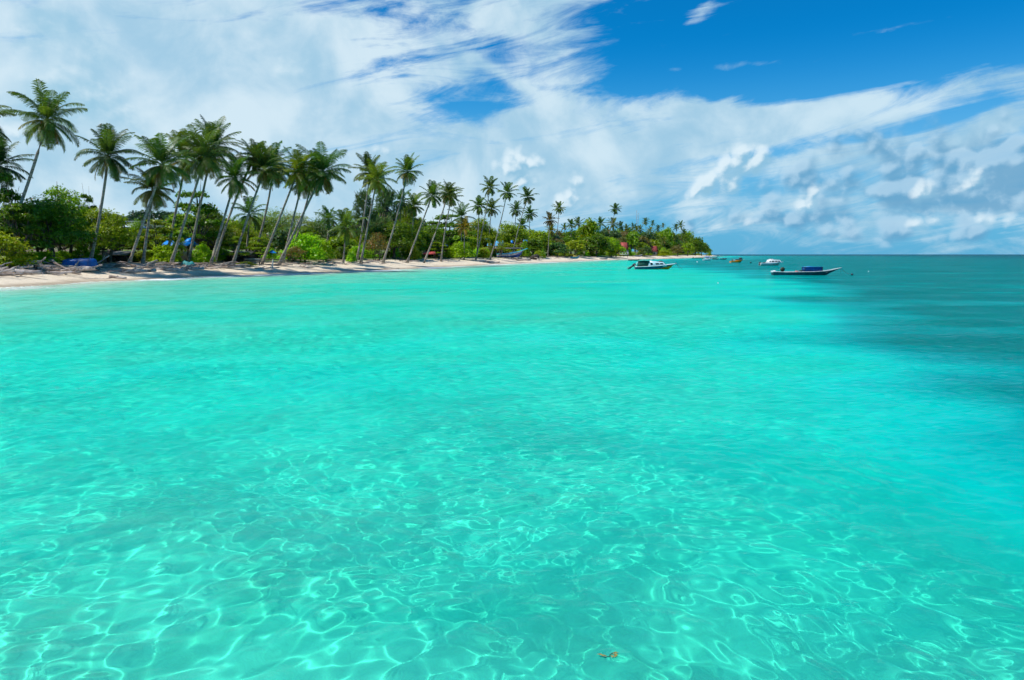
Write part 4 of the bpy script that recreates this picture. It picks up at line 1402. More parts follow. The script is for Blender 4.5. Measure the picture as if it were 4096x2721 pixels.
def cabin_speedboat():
    p = water_spot(2539, 1077.5)
    root = tag(empty('speedboat', (p.x, p.y, 0), R(-4)),
               'white cabin speedboat with navy and orange hull and a dark green canopy over its stern', 'boat', 'boats moored in the bay')
    L = 8.75
    secs = hull_sections(L, 2.3, [(0, 0.52), (0.3, 0.60), (0.6, 0.78), (1, 1.18)], [(0, 0.06), (0.4, 0.08), (0.7, 0.25), (1, 0.95)], 0.25, 0.75, full=0.5)
    hull_parts(root, secs, W_NAVY, W_ORANGE, W_WHITE, 0.3, W_PALEBLUE, 0.06)
    # foredeck
    a = Acc()
    fs = [s for s in secs if s[0][0] > 4.4]
    vs = [q for s in fs for q in ((s[0][0], s[0][1] - 0.03, s[0][2] - 0.01), (s[0][0], -s[0][1] + 0.03, s[0][2] - 0.01))]
    a.add(vs, [(2 * i, 2 * i + 1, 2 * i + 3, 2 * i + 2) for i in range(len(fs) - 1)])
    part('foredeck', a, W_PALEBLUE, root)
    cabin_shell(root, [(2.35, 0.45), (6.55, 0.62), (6.45, 0.92), (5.75, 1.52), (4.6, 1.62), (3.8, 1.72), (3.0, 1.80), (2.75, 1.72)],
                1.0, 0.80, W_PALEBLUE)
    side_panes(root, 1.02, 1.32, [(4.25, 5.0), (5.15, 5.85)], 0.94, 0.16, yn=0.035)
    a = Acc(); slab(a, [(6.47, -0.62, 0.98), (6.47, 0.62, 0.98), (5.86, 0.58, 1.48), (5.86, -0.58, 1.48)], 0.03)
    part('windscreen', a, W_GLASS, root)
    for sg in (-1, 1):
        a = Acc(); rod(a, (3.35, sg * 0.90, 1.14), (3.35, sg * 0.955, 1.14), 0.26, 20)
        part('porthole', a, W_GLASS, root)
    # dark green cover stretched over the cockpit
    cabin_shell(root, [(0.55, 0.50), (2.5, 0.50), (2.95, 1.70), (2.1, 1.80), (0.75, 1.74)], 1.0, 0.86, W_GREENCAN, 'canopy')
    a = Acc(); box(a, (1.75, -0.1, 1.84), (2.3, 1.8, 0.04), ry=R(1.5)); part('canopy_top', a, flat('grey_green_canvas', (0.30, 0.38, 0.33), 0.8, var=0.3), root)
    a = Acc()
    for x, y in ((3.2, -0.45), (3.2, 0.45)): rod(a, (x, y, 1.7), (x + 0.25, y * 0.6, 2.02), 0.03)
    box(a, (3.5, 0, 2.03), (0.5, 0.7, 0.04)); part('roof_rack', a, W_PALEBLUE, root)
    a = Acc(); box(a, (3.75, 0, 2.09), (0.22, 0.22, 0.2), top=0.6); part('horn', a, W_BLACK, root)
    a = Acc(); box(a, (5.35, 0, 1.68), (0.85, 0.6, 0.2), top=0.85); part('roof_bundle', a, W_BLACK, root)
    a = Acc(); box(a, (8.55, 0, 1.24), (0.16, 0.16, 0.32)); rod(a, (8.55, -0.22, 1.3), (8.55, 0.22, 1.3), 0.05); part('bow_post', a, W_BLACK, root)
    a = Acc()
    for sg in (-1, 1):
        rod(a, (0.05, sg * 0.55, 0.55), (0.5, sg * 0.55, 1.55), 0.03); rod(a, (0.05, sg * 0.55, 0.55), (-0.1, sg * 0.55, 0.95), 0.03)
    part('stern_rail', a, W_WHITE, root)
    outboard(root, -0.42, 0.3, 0.72, R(52), 1.35); outboard(root, -0.42, -0.3, 0.72, R(52), 1.35)
    rope(root, (8.7, 0, 1.1), (10.2, 0.2, -0.1), 0.1); rope(root, (8.7, 0, 1.1), (9.5, -0.5, -0.1), 0.1)


def long_boat():
    p = water_spot(3089, 1101)
    root = tag(empty('wooden_boat', (p.x, p.y, 0), R(2)),
               'long narrow dark wooden boat with a white gunwale and a boxy blue tarpaulin shelter', 'boat', 'boats moored in the bay')
    L = 10.7
    secs = hull_sections(L, 1.35, [(0, 0.52), (0.2, 0.46), (0.6, 0.52), (0.8, 0.66), (1, 1.12)], [(0, 0.03), (0.6, 0.02), (0.85, 0.08), (1, 0.35)],
                         0.2, 1.7, stern=0.65, full=0.5, power=1.6, n=22)
    hull_parts(root, secs, W_TEALDK, W_TEALDK, flat('worn_white', (0.66, 0.70, 0.68), 0.6, var=0.2, scale=4), 0.15, W_TIMBER, 0.055)
    a = Acc(); rod(a, (0.0, -0.35, 0.52), (0.0, 0.35, 0.52), 0.15, 10); rod(a, (0.3, -0.3, 0.60), (0.3, 0.3, 0.60), 0.13, 10)
    part('stern_fender', a, W_WHITE, root, True)
    # blue shelter: four posts, sheet walls, slightly sagging top
    a = Acc(); box(a, (6.15, 0, 0.90), (2.72, 1.0, 0.66), top=0.98); part('shelter_sheet', a, W_BLUETARP, root)
    a = Acc(); box(a, (6.15, 0, 1.255), (2.9, 1.1, 0.045)); box(a, (5.75, 0.1, 1.30), (0.7, 0.5, 0.05)); part('shelter_roof', a, flat('sunlit_blue_tarp', (0.04, 0.34, 0.72), 0.4, var=0.15), root)  # lighter blue puts the sunlight on the tarpaulin's top into its colour
    a = Acc()
    for x in (4.78, 7.52):
        for y in (-0.5, 0.5): rod(a, (x, y, 0.45), (x, y, 1.27), 0.035)
    part('shelter_posts', a, W_TIMBER, root)
    # dark round hood of the long tail engine
    a = Acc(); rod(a, (1.55, -0.06, 0.88), (1.55, 0.08, 0.88), 0.33, 20); part('engine_guard', a, flat('dark_olive', (0.05, 0.055, 0.03), 0.6, var=0.3), root)
    a = Acc(); rod(a, (1.55, 0, 0.3), (1.55, 0, 0.75), 0.06); box(a, (1.5, 0, 0.40), (0.5, 0.3, 0.3), top=0.8); part('engine', a, W_BLACK, root)
    a = Acc()
    for x, h in ((0.75, 0.72), (3.3, 0.6), (5.0, 0.65)): rod(a, (x, -0.3, 0.3), (x, -0.3, h), 0.03)
    part('thole_pins', a, W_TIMBER, root)
    a = Acc(); box(a, (3.75, -0.05, 0.55), (0.55, 0.4, 0.22), top=0.7); part('red_bundle', a, W_RED, root)
    a = Acc(); box(a, (4.25, 0.05, 0.60), (0.12, 0.12, 0.34)); box(a, (4.45, 0.05, 0.58), (0.12, 0.12, 0.30)); part('jerrycan', a, W_BLACK, root)
    a = Acc()
    for x in (2.4, 3.0, 8.2): box(a, (x, 0, 0.42), (0.18, 1.0, 0.05))
    part('thwarts', a, W_PALEWOOD, root)
    a = Acc(); box(a, (8.55, -0.1, 0.72), (0.25, 0.3, 0.2), top=0.6); part('anchor', a, W_GREY, root)
    rope(root, (10.6, 0, 1.05), (12.05, 0.1, 0.12), 0.12); rope(root, (10.55, 0, 1.0), (10.75, 0, -0.2), 0.02)
    return p


def cruiser():
    p = water_spot(3039, 1062)
    root = tag(empty('cabin_cruiser', (p.x, p.y, 0), R(3)),
               'white cabin cruiser with four dark side windows anchored behind the long boat', 'boat', 'boats moored in the bay')
    secs = hull_sections(6.6, 2.1, [(0, 0.60), (0.4, 0.66), (1, 0.98)], [(0, 0.22), (0.5, 0.24), (0.8, 0.4), (1, 0.8)], 0.3, 0.7, full=0.5)
    hull_parts(root, secs, W_WHITE, flat('stained_white', (0.55, 0.62, 0.50), 0.5, var=0.25), W_WHITE, 0.3, W_WHITE, 0.06)
    a = Acc(); fs = [s for s in secs if s[0][0] > 1.2]
    a.add([q for s in fs for q in ((s[0][0], s[0][1] - 0.02, s[0][2] + 0.01), (s[0][0], -s[0][1] + 0.02, s[0][2] + 0.01))],
          [(2 * i, 2 * i + 1, 2 * i + 3, 2 * i + 2) for i in range(len(fs) - 1)])
    part('deck', a, W_WHITE, root)
    cabin_shell(root, [(1.85, 0.66), (6.1, 0.84), (5.95, 0.95), (5.45, 1.52), (3.4, 1.62), (2.45, 1.60)], 0.85, 0.72, W_WHITE)
    side_panes(root, 1.0, 1.32, [(2.45, 2.85), (3.1, 3.85), (4.05, 4.75), (4.98, 5.42)], 0.83, 0.10, yn=0.045)
    a = Acc(); box(a, (3.15, 0, 1.70), (1.3, 0.9, 0.16), top=0.7); part('roof_hatch', a, flat('pinkish_white', (0.75, 0.55, 0.55), 0.5), root)
    a = Acc(); slab(a, [(6.02, -0.55, 0.98), (6.02, 0.55, 0.98), (5.52, 0.5, 1.46), (5.52, -0.5, 1.46)], 0.03); part('windscreen', a, W_GLASS, root)
    for y in (-0.25, 0.3): outboard(root, -0.02, y, 0.62, R(10), 0.75)
    a = Acc()
    for x in (0.9, 1.25): box(a, (x, -0.2, 0.75), (0.26, 0.5, 0.28), top=0.7)
    part('seats', a, W_BLACK, root)
    a = Acc(); rod(a, (6.3, 0, 0.9), (6.95, 0, 0.98), 0.05); part('bowsprit', a, W_GREY, root)


def orange_boat():
    p = water_spot(2921, 1050.5)
    root = tag(empty('motorboat', (p.x, p.y, 0), R(4)), 'orange open motorboat with a teal awning and a dark box on top', 'boat', 'boats moored in the bay')
    secs = hull_sections(5.2, 1.9, [(0, 0.42), (0.4, 0.55), (0.7, 0.85), (1, 0.98)], [(0, 0.0), (0.5, 0.0), (0.8, 0.2), (1, 0.7)], 0.2, 0.7)
    hull_parts(root, secs, W_ORANGE, flat('dark_orange', (0.22, 0.10, 0.02), 0.5), W_ORANGE, 0.15, W_ORANGE, 0.07)
    a = Acc(); box(a, (2.9, 0, 1.28), (3.3, 1.35, 0.06), ry=R(-3)); part('awning', a, flat('teal_awning', (0.20, 0.42, 0.42), 0.6), root)
    a = Acc(); box(a, (3.3, 0, 1.02), (2.4, 1.15, 0.42), top=0.95); part('windbreak', a, flat('dark_teal_glass', (0.01, 0.09, 0.10), 0.3), root)
    a = Acc()
    for x in (1.3, 4.3):
        for y in (-0.62, 0.62): rod(a, (x, y, 0.45), (x, y, 1.28), 0.03)
    part('awning_posts', a, W_WHITE, root)
    a = Acc(); box(a, (3.95, 0, 1.60), (1.0, 0.8, 0.5), top=0.9); part('roof_box', a, W_BLACK, root)
    outboard(root, 0.75, 0, 0.75, R(8), 1.0)
    a = Acc(); rod(a, (5.1, 0, 1.0), (5.45, 0, 1.25), 0.05); part('bow_post', a, W_WHITE, root)


def small_craft():
    # white boat with a blue roof
    p = water_spot(2812, 1043)
    root = tag(empty('motorboat', (p.x, p.y, 0), R(-35)), 'small white motorboat with a bright blue roof near the point', 'boat', 'boats moored in the bay')
    secs = hull_sections(4.6, 1.7, [(0, 0.7), (0.5, 0.75), (1, 1.1)], [(0, 0.1), (1, 0.8)], 0.2, 0.6)
    hull_parts(root, secs, W_WHITE, W_WHITE, W_WHITE, 0.3, W_WHITE, 0.08)
    cabin_shell(root, [(1.2, 0.6), (3.4, 0.7), (3.1, 1.7), (1.3, 1.7)], 0.65, 0.6, W_WHITE)
    side_panes(root, 1.1, 1.55, [(1.45, 2.05), (2.25, 3.0)], 0.65, 0.05, yn=0.02)
    a = Acc(); box(a, (2.1, 0, 1.86), (2.4, 1.5, 0.22), top=0.9); part('roof', a, W_AZURE, root)
    outboard(root, -0.1, 0, 0.8, R(10), 0.9)
    # dark low canoes and boats near the point
    def canoe(px, py, L, rz, label, m, inside=W_TIMBER, motor=False, white_bow=False, z=0.0, loc=None, name='canoe', group='canoes and skiffs by the point', h=0.42):
        q = loc or water_spot(px, py)
        rt = tag(empty(name, (q.x, q.y, q.z if loc else z), rz), label, 'canoe' if name == 'canoe' else 'boat', group)
        sc = hull_sections(L, 1.0, [(0, h * 1.1), (0.3, h), (0.7, h * 1.05), (1, h * 1.9)], [(0, 0.04), (0.8, 0.08), (1, 0.4)], 0.12, L * 0.1, stern=0.5, power=1.7, full=0.45, n=12)
        hull_parts(rt, sc, m, m, W_GREY if not white_bow else W_WHITE, 0.12, inside, 0.05)
        a = Acc()
        for x in (0.3, 0.5, 0.7): box(a, (L * x, 0, h * 0.75), (0.2, 0.8, 0.05))
        part('thwarts', a, W_PALEWOOD, rt)
        if motor: outboard(rt, 0.1, 0, 0.55, R(40), 1.2)
        return rt
    canoe(2771, 1034.5, 9.0, R(3), 'long dark canoe with a raised motor left of the blue roofed boat', W_BLACK, motor=True)
    canoe(2513, 1042.5, 6.2, R(2), 'dark canoe afloat just behind the cabin speedboat stern', W_TIMBER)
    canoe(2836, 1034, 7.0, R(8), 'dark canoe half hidden behind the blue roofed boat', W_BLACK, motor=True)
    canoe(2852, 1038.5, 3.6, R(-5), 'small teal skiff with a motor right of the blue roofed boat', W_TEALDK, motor=True, name='skiff')
    r2 = canoe(2880, 1038.5, 4.2, R(2), 'small grey green skiff with a dark motor, the rightmost by the point', W_TEALDK, name='skiff', h=0.5)
    a = Acc(); box(a, (1.9, 0, 0.7), (0.9, 0.7, 0.5), top=0.6); part('cover', a, W_BLACK, r2)
    r3 = canoe(2846, 1030, 7.5, R(4), 'white speedboat on the sand spit behind the skiffs', W_WHITE, W_WHITE, white_bow=True, name='speedboat', h=1.0)
    a = Acc(); box(a, (6.2, 0, 1.5), (1.6, 0.9, 0.6), top=0.7); part('cover', a, W_BLACK, r3)
    # beached boats
    q = loc_t(2392, 4.5)
    canoe(0, 0, 9.5, R(52), 'pale wooden canoe hauled up on the sand below the yellow green dome tree', W_PALEWOOD, loc=q, group='boats pulled ashore')
    q = loc_t(2528, 13.0)
    canoe(0, 0, 5.5, R(10), 'small white and blue boat on the sand between the red roofs', W_NAVY, inside=W_WHITE, loc=q, white_bow=True, name='boat', group='boats pulled ashore', h=0.8)
    q = loc_t(2277, 9.0)
    rt = canoe(0, 0, 5.0, R(20), 'small turquoise boat under the trees above the narrow beach', flat('turquoise_paint', (0.01, 0.24, 0.36), 0.5), loc=q, name='boat', group='boats pulled ashore', h=0.8)
    a = Acc(); box(a, (2.4, 0, 1.15), (2.0, 0.9, 0.5), top=0.7); part('cover', a, W_YELLOW, rt)
    # the big blue and white hull standing ashore
    q = loc_py(1990, 1030, 10, 18)
    rt = tag(empty('wooden_boat', (q.x, q.y, q.z + 0.15), R(14)), 'big wooden boat ashore with blue bottom, grey side and turquoise rail', 'boat', 'boats pulled ashore')
    Lb = 122 / F * q.y / math.cos(R(14))
    sc = hull_sections(Lb, 2.4, [(0, 1.25), (0.35, 1.35), (0.7, 2.2), (1, 3.4)], [(0, 0.45), (0.5, 0.55), (0.8, 1.3), (1, 2.6)], -0.0, Lb * 0.16, stern=0.6, power=1.8, full=0.4)
    hull_parts(rt, sc, flat('pale_grey_paint', (0.45, 0.42, 0.46), 0.6, var=0.25, scale=1.5), flat('royal_blue_paint', (0.01, 0.06, 0.30), 0.5, var=0.3, scale=1.5),
               flat('turquoise_rail', (0.05, 0.50, 0.58), 0.5), 0.6, W_TIMBER, 0.10)
    a = Acc()
    secs = sc
    vs = []
    for s in secs[2:12]:
        vs += [(s[0][0], -s[0][1] - 0.06, s[0][2] - 0.25), (s[0][0], 0, s[0][2] + 0.25), (s[0][0], s[0][1] + 0.06, s[0][2] - 0.25)]
    qd = [(3 * i + k, 3 * i + k + 1, 3 * i + 4 + k, 3 * i + 3 + k) for i in range(9) for k in range(2)]
    a.add(vs, qd); part('tarpaulin', a, W_BLUETARP, rt)
    a = Acc()
    for x in (0.25, 0.5, 0.72):
        for y in (-1, 1): rod(a, (Lb * x, y * 1.3, -0.3), (Lb * x, y * 0.7, 1.2), 0.08)
    part('props', a, W_TIMBER, rt)
    # long boat shape under a blue tarpaulin on the driftwood line
    q = loc_py(284, 1072, 8.5, 14)
    rt = tag(empty('covered_boat', (q.x, q.y, q.z + 0.1), R(9)), 'boat wrapped in a dark blue tarpaulin behind the driftwood', 'boat', 'boats pulled ashore')
    Lc = 132 / F * q.y
    a = Acc(); n = 16; k = 10; vs = []
    for i in range(n + 1):
        s = i / n
        e = (1 - abs(2 * s - 1) ** 7) ** 0.5
        for j in range(k + 1):
            t = math.pi * j / k
            wob = 0.025 * math.sin(i * 2.1 + j * 1.7)
            vs.append((s * Lc, -math.cos(t) * (0.72 * e + 0.03), 0.12 + (0.95 + 0.18 * s + wob) * math.sin(t) ** 0.6 * (0.35 + 0.65 * e)))
    a.add(vs, [(i * (k + 1) + j, (i + 1) * (k + 1) + j, (i + 1) * (k + 1) + j + 1, i * (k + 1) + j + 1) for i in range(n) for j in range(k)])
    part('tarpaulin', a, W_BLUETARP, rt, True)
    a = Acc(); box(a, (Lc / 2, 0, 0.06), (Lc * 0.9, 1.2, 0.2), top=1.1); part('hull', a, W_TEALDK, rt)
    for x in (0.2, 0.5, 0.8):
        a = Acc(); pts = [(Lc * x, -math.cos(math.pi * j / 10) * 0.79, 0.14 + (1.0 + 0.18 * x) * math.sin(math.pi * j / 10) ** 0.6) for j in range(11)]
        vs2, qs, ts = tube(pts, [0.018] * 11, 4); a.add(vs2, qs, ts)
        part('lashing', a, W_ROPE, rt)


def buoy(px, py, r, m, label, name='mooring_buoy'):
    q = water_spot(px, py)
    o = empty(name, (q.x, q.y, 0.0)); tag(o, label, 'buoy', 'mooring buoys')
    a = Acc(); n = 8
    prof = [(0.0, -0.9), (0.75, -0.65), (1.0, 0.0), (0.8, 0.6), (0.3, 0.92), (0.0, 0.95)]
    vs = [(pr * r * math.cos(2 * math.pi * k / n), pr * r * math.sin(2 * math.pi * k / n), z * r + r * 0.35) for pr, z in prof for k in range(n)]
    a.add(vs, [(i * n + k, i * n + (k + 1) % n, (i + 1) * n + (k + 1) % n, (i + 1) * n + k) for i in range(len(prof) - 1) for k in range(n)])
    part('float', a, m, o, True)
    a = Acc(); rod(a, (0, 0, r * 1.1), (0, 0, r * 1.6), r * 0.2); part('ring', a, W_GREY, o)


def build_boats():
    cabin_speedboat(); long_boat(); cruiser(); orange_boat(); small_craft()
    buoy(3408, 1101, 0.20, W_BLACK, 'black buoy holding the bow rope of the long boat')
    buoy(3003, 1052.5, 0.30, W_BLACK, 'dark buoy floating right of the orange boat')
    buoy(2789, 1049.5, 0.28, W_WHITE, 'white buoy floating left of the blue roofed boat')
    buoy(3474, 1087, 0.09, W_WHITE, 'tiny pale buoy on the dark water right of the long boat')
    buoy(2872, 1134, 0.07, W_WHITE, 'tiny white buoy on the bright water in front of the boats')


build_boats()


# ------------------------------------------------------------------ huts, roofs and things under the trees
def open_shelter(name, px, t, w_px, eave_py, ridge_py, depth, roof_m, label, cat, rz=0.0, gable='side', posts=True, body=None):
    b = loc_t(px, t)
    D = b.y
    s = D / F
    root = tag(empty(name, b, rz), label, cat, 'huts and shelters under the trees')
    W = w_px * s
    ze = (1015 - eave_py) * s + CH - b.z
    zr = (1015 - ridge_py) * s + CH - b.z
    a = Acc()
    if gable == 'side':            # ridge parallel to the beach
        for sg in (-1, 1):
            pts = [(-W / 2, sg * depth / 2, ze), (W / 2, sg * depth / 2, ze), (W / 2, 0, zr), (-W / 2, 0, zr)]
            slab(a, pts if sg < 0 else pts[::-1], 0.05)
    elif gable == 'front':         # gable end faces the water
        for sg in (-1, 1):
            pts = [(sg * W / 2, -depth / 2, ze), (0, -depth / 2, zr), (0, depth / 2, zr), (sg * W / 2, depth / 2, ze)]
            slab(a, pts if sg > 0 else pts[::-1], 0.06)
    elif gable == 'hip':
        R0 = [(-W / 2, -depth / 2, ze), (W / 2, -depth / 2, ze), (W / 2, depth / 2, ze), (-W / 2, depth / 2, ze)]
        rr = [(-W / 5, 0, zr), (W / 5, 0, zr)]
        a.add(R0 + rr, [(0, 1, 5, 4), (2, 3, 4, 5)], [(1, 2, 5), (3, 0, 4)])
        a.add([(p[0], p[1], p[2] - 0.06) for p in R0], [(3, 2, 1, 0)])
    part('roof', a, roof_m, root)
    if posts:
        for x in (-0.45, 0.45):
            for y in (-0.42, 0.42):
                a = Acc(); rod(a, (x * W, y * depth, -0.3), (x * W, y * depth, ze + 0.05), 0.08)
                part('post', a, W_TIMBER, root)
    if body:
        a = Acc(); box(a, (0, 0.1, ze / 2 - 0.1), (W * 0.84, depth * 0.76, ze + 0.1)); wl = part('wall', a, body, root)
        a = Acc(); box(a, (-W * 0.15, -depth * 0.38 + 0.06, ze * 0.42), (min(0.9, W * 0.25), 0.08, ze * 0.8)); part('door', a, W_TIMBER, root)
        a = Acc(); box(a, (W * 0.2, -depth * 0.38 + 0.06, ze * 0.58), (min(0.9, W * 0.22), 0.08, ze * 0.32)); part('window', a, W_GLASS, root)
    return root, W, ze, zr


def umbrella(px, t, py_top, py_rim, w_px, m, label):
    b = loc_t(px, t); s = b.y / F
    root = tag(empty('parasol', b), label, 'parasol', 'blue parasols under the trees')
    zt = (1015 - py_top) * s + CH - b.z; zr = (1015 - py_rim) * s + CH - b.z; r = w_px * s / 2
    a = Acc(); n = 8
    vs = [(0, 0, zt)] + [(r * k * math.cos(2 * math.pi * i / n), r * k * math.sin(2 * math.pi * i / n), zt + (zr - zt) * f) for k, f in ((0.5, 0.35), (1.0, 1.0)) for i in range(n)]
    a.add(vs, [(1 + i, 1 + n + i, 1 + n + (i + 1) % n, 1 + (i + 1) % n) for i in range(n)], [(0, 1 + i, 1 + (i + 1) % n) for i in range(n)])
    part('canopy', a, m, root)
    a = Acc(); rod(a, (0, 0, -0.3), (0, 0, zt + 0.1), 0.03); part('pole', a, W_GREY, root)


def build_huts():
    # blue sheet roof seen between the trunks
    root, W, ze, zr = open_shelter('beach_hut', 752, 19, 108, 984, 964, 4.5, W_AZURE, 'open hut with a bright blue sheet roof between the palm trunks', 'hut')
    a = Acc(); slab(a, [(W * 0.20, -0.6, zr - 0.25), (W * 0.44, -0.6, zr - 0.25), (W * 0.42, 0.1, zr + 0.55), (W * 0.26, 0.1, zr + 0.35)], 0.04)
    part('raised_sheet', a, W_AZURE, root)
    a = Acc(); box(a, (-0.1, 1.6, 0.8), (W * 0.5, 0.12, 1.8)); part('back_wall', a, W_WALL, root)
    open_shelter('beach_hut', 500, 21, 150, 1020, 1004, 5.0, W_RUST, 'dark low hut under the trees right of the blue covered boat', 'hut', body=W_TIMBER)
    open_shelter('beach_hut', 1205, 16, 52, 1004, 994, 3.5, W_THATCH, 'thatched shelter below the bright lime green bush', 'shelter')
    open_shelter('beach_hut', 985, 17, 120, 1018, 1004, 4.5, W_RUST, 'dark walled hut left of the blue umbrella', 'hut', body=W_TIMBER)
    open_shelter('awning_stall', 1725, 14, 46, 1016, 1006, 2.6, W_RED, 'small stall with a red cloth awning', 'stall')
    open_shelter('awning_stall', 1768, 13, 16, 1024, 1018, 1.6, W_ORANGE, 'tiny orange topped stall right of the red awning', 'stall')
    open_shelter('blue_roof_hut', 1786, 19, 26, 984, 974, 3.0, W_AZURE, 'small blue roof peeping out above the lime green bush', 'hut', gable='front')
    open_shelter('blue_roof_hut', 1998, 18, 34, 984, 964, 5.0, W_LTBLUE, 'hut with a light blue roof behind the middle palm trunks', 'hut', body=W_WALL)
    open_shelter('blue_roof_hut', 1960, 20, 18, 984, 974, 4.0, W_LTBLUE, 'light blue roof left of the bigger light blue roof', 'hut')
    open_shelter('blue_roof_hut', 1950, 24, 22, 958, 951, 4.0, W_LTBLUE, 'pale blue roof showing highest between the middle palms', 'hut')
    open_shelter('blue_roof_hut', 2048, 18, 9, 972, 962, 2.0, W_AZURE, 'tiny deep blue roof behind the two crossing trunks', 'hut')
    open_shelter('blue_roof_hut', 2100, 18, 16, 966, 960, 3.0, W_AZURE, 'small blue roof in the trees right of the beached boat', 'hut')
    open_shelter('boat_shed', 2018, 15.5, 150, 994, 990, 4.0, W_RUST, 'long low tin roofed shed behind the beached boat', 'shed')
    # red roofed houses on the point
    for px, t, w, eave, ridge, lab in ((2486, 20, 34, 1000, 970, 'steep red roofed house, left one on the point'),
                                       (2598, 19, 44, 1006, 984, 'red roofed house, right one on the point')):
        b = loc_t(px, t); s = b.y / F
        root = tag(empty('red_roofed_house', b, R(-18)), lab, 'house', 'red roofed houses on the point')
        W = w * s; ze = (1015 - eave) * s + CH - b.z; zr = (1015 - ridge) * s + CH - b.z
        a = Acc()
        for sg in (-1, 1):
            pts = [(-W / 2, sg * 4, ze), (W / 2, sg * 4, ze), (W * 0.32, 0, zr), (-W * 0.42, 0, zr)]
            slab(a, pts if sg < 0 else pts[::-1], 0.15)
        part('roof', a, W_ROOFRED, root)
        a = Acc(); box(a, (0, 0, ze / 2), (W * 0.85, 6.5, ze)); part('wall', a, W_WALL, root)
        a = Acc(); box(a, (-W * 0.15, -3.28, ze * 0.45), (1.1, 0.1, ze * 0.85)); part('door', a, W_TIMBER, root)
        a = Acc(); box(a, (W * 0.2, -3.28, ze * 0.55), (1.4, 0.1, ze * 0.4)); part('window', a, W_GLASS, root)
    # white pavilion with openings, below the first red roof
    b = loc_t(2486, 11); s = b.y / F
    root = tag(empty('white_kiosk', b, R(-8)), 'white framed kiosk with dark openings below the left red roof', 'kiosk')
    W = 34 * s
    z0 = (1015 - 1017) * s + CH - b.z; h = 9 * s
    for nm, zc, hh in (('counter', z0 + 0.12, 0.24), ('roof', z0 + h, 0.3)):
        a = Acc(); box(a, (0, 0, zc), (W, 2.2, hh)); part(nm, a, W_WHITE, root)
    for i in range(4):
        a = Acc(); box(a, (-W / 2 + 0.2 + i * (W - 0.4) / 3, -1.0, z0 + h / 2), (0.3, 0.2, h)); part('post', a, W_WHITE, root)
    a = Acc()
    for i in range(3): rod(a, (-W / 2 + 0.5 + i * (W - 1) / 2, -0.6, -0.4), (-W / 2 + 0.5 + i * (W - 1) / 2, -0.6, z0), 0.15)
    part('stilts', a, W_TIMBER, root)
    umbrella(1110, 13, 1000, 1011, 34, W_AZURE, 'bright blue parasol between the palm trunks')
    umbrella(1316, 14, 1003, 1012, 30, flat('deep_blue_cloth', (0.005, 0.10, 0.30), 0.7), 'deep blue tilted parasol left of the short stout palm')
    # furniture and small things
    def bench(px, t, w, h, m, label, rz=0.0):
        b = loc_t(px, t); root = tag(empty('bench', b, rz), label, 'bench', 'benches on the beach')
        a = Acc(); box(a, (0, 0, h), (w, 0.55, 0.07)); part('seat', a, m, root)
        a = Acc(); box(a, (0, 0.3, h + 0.35), (w, 0.05, 0.35)); part('backrest', a, m, root)
        for x in (-0.42, 0.42):
            a = Acc(); box(a, (x * w, 0, h / 2 - 0.1), (0.09, 0.5, h + 0.2)); part('leg', a, W_TIMBER, root)
    bench(682, 13.0, 1.3, 0.6, W_TEAL, 'teal bench in front of the bush left of the blue hut', R(5))
    bench(1030, 11.3, 3.0, 0.55, W_PALEWOOD, 'long pale wooden bench behind the low green shrub', R(3))
    bench(80, 11.5, 7.0, 0.55, W_PALEWOOD, 'long pale plank seat under the trees at the left edge', R(4))
    b = loc_t(776, 10.5)
    root = tag(empty('fishing_net', b), 'heap of dark teal fishing net at the foot of the trees', 'net')
    a = Acc(); r = np.random.default_rng(4); n = 14; vs = []
    for i in range(n + 1):
        for j in range(9):
            x = (i / n - 0.5) * 2.2; y = (j / 8 - 0.5) * 1.6
            e = max(0, 1 - (x / 1.15) ** 4) * max(0, 1 - (y / 0.85) ** 4)
            vs.append((x, y, -0.05 + e * (0.75 + 0.18 * math.sin(3 * x + j) + r.normal(0, 0.05))))
    a.add(vs, [(i * 9 + j, (i + 1) * 9 + j, (i + 1) * 9 + j + 1, i * 9 + j + 1) for i in range(n) for j in range(8)])
    part('mesh_heap', a, W_TEAL, root, True)
    # white painted stump post
    b = loc_py(1108, 1072, 5.5, 12)
    root = tag(empty('bleached_post', b), 'upright bleached wooden post standing in the driftwood', 'post')
    a = Acc(); vs, qs, ts = tube([(0, 0, -0.3), (0.02, 0, 0.5), (0.12, 0.05, 1.25), (0.16, 0.05, 1.5)], [0.15, 0.14, 0.12, 0.07], 8); a.add(vs, qs, ts)
    part('stem', a, flat('bleached_wood', (0.66, 0.62, 0.54), 0.8), root, True)
    # uprooted stump
    b = loc_py(2143, 1038, 5, 12)
    root = tag(empty('uprooted_stump', b), 'dark uprooted tree stump with a mass of roots on the narrow beach', 'stump')
    a = Acc(); vs, qs, ts = tube([(-2.2, 0, 0.1), (-1.0, 0, 0.9), (0.4, 0, 1.3), (1.2, 0, 1.0)], [0.9, 1.15, 1.0, 0.5], 9); a.add(vs, qs, ts)
    part('root_plate', a, W_TIMBER, root)
    a = Acc()
    for k in range(14):
        an = k * 0.45; q = Vector((r.normal(0, 1.0), r.normal(0, 0.6), 0.9))
        vs, qs, ts = tube([q, q + Vector((math.cos(an) * 1.2, r.normal(0, .4), math.sin(an) * 0.8)), q + Vector((math.cos(an) * 2.6, r.normal(0, .6), -0.7 + math.sin(an) * 0.5))], [0.2, 0.12, 0.04], 5); a.add(vs, qs, ts)
    part('roots', a, M_DRIFT, root)
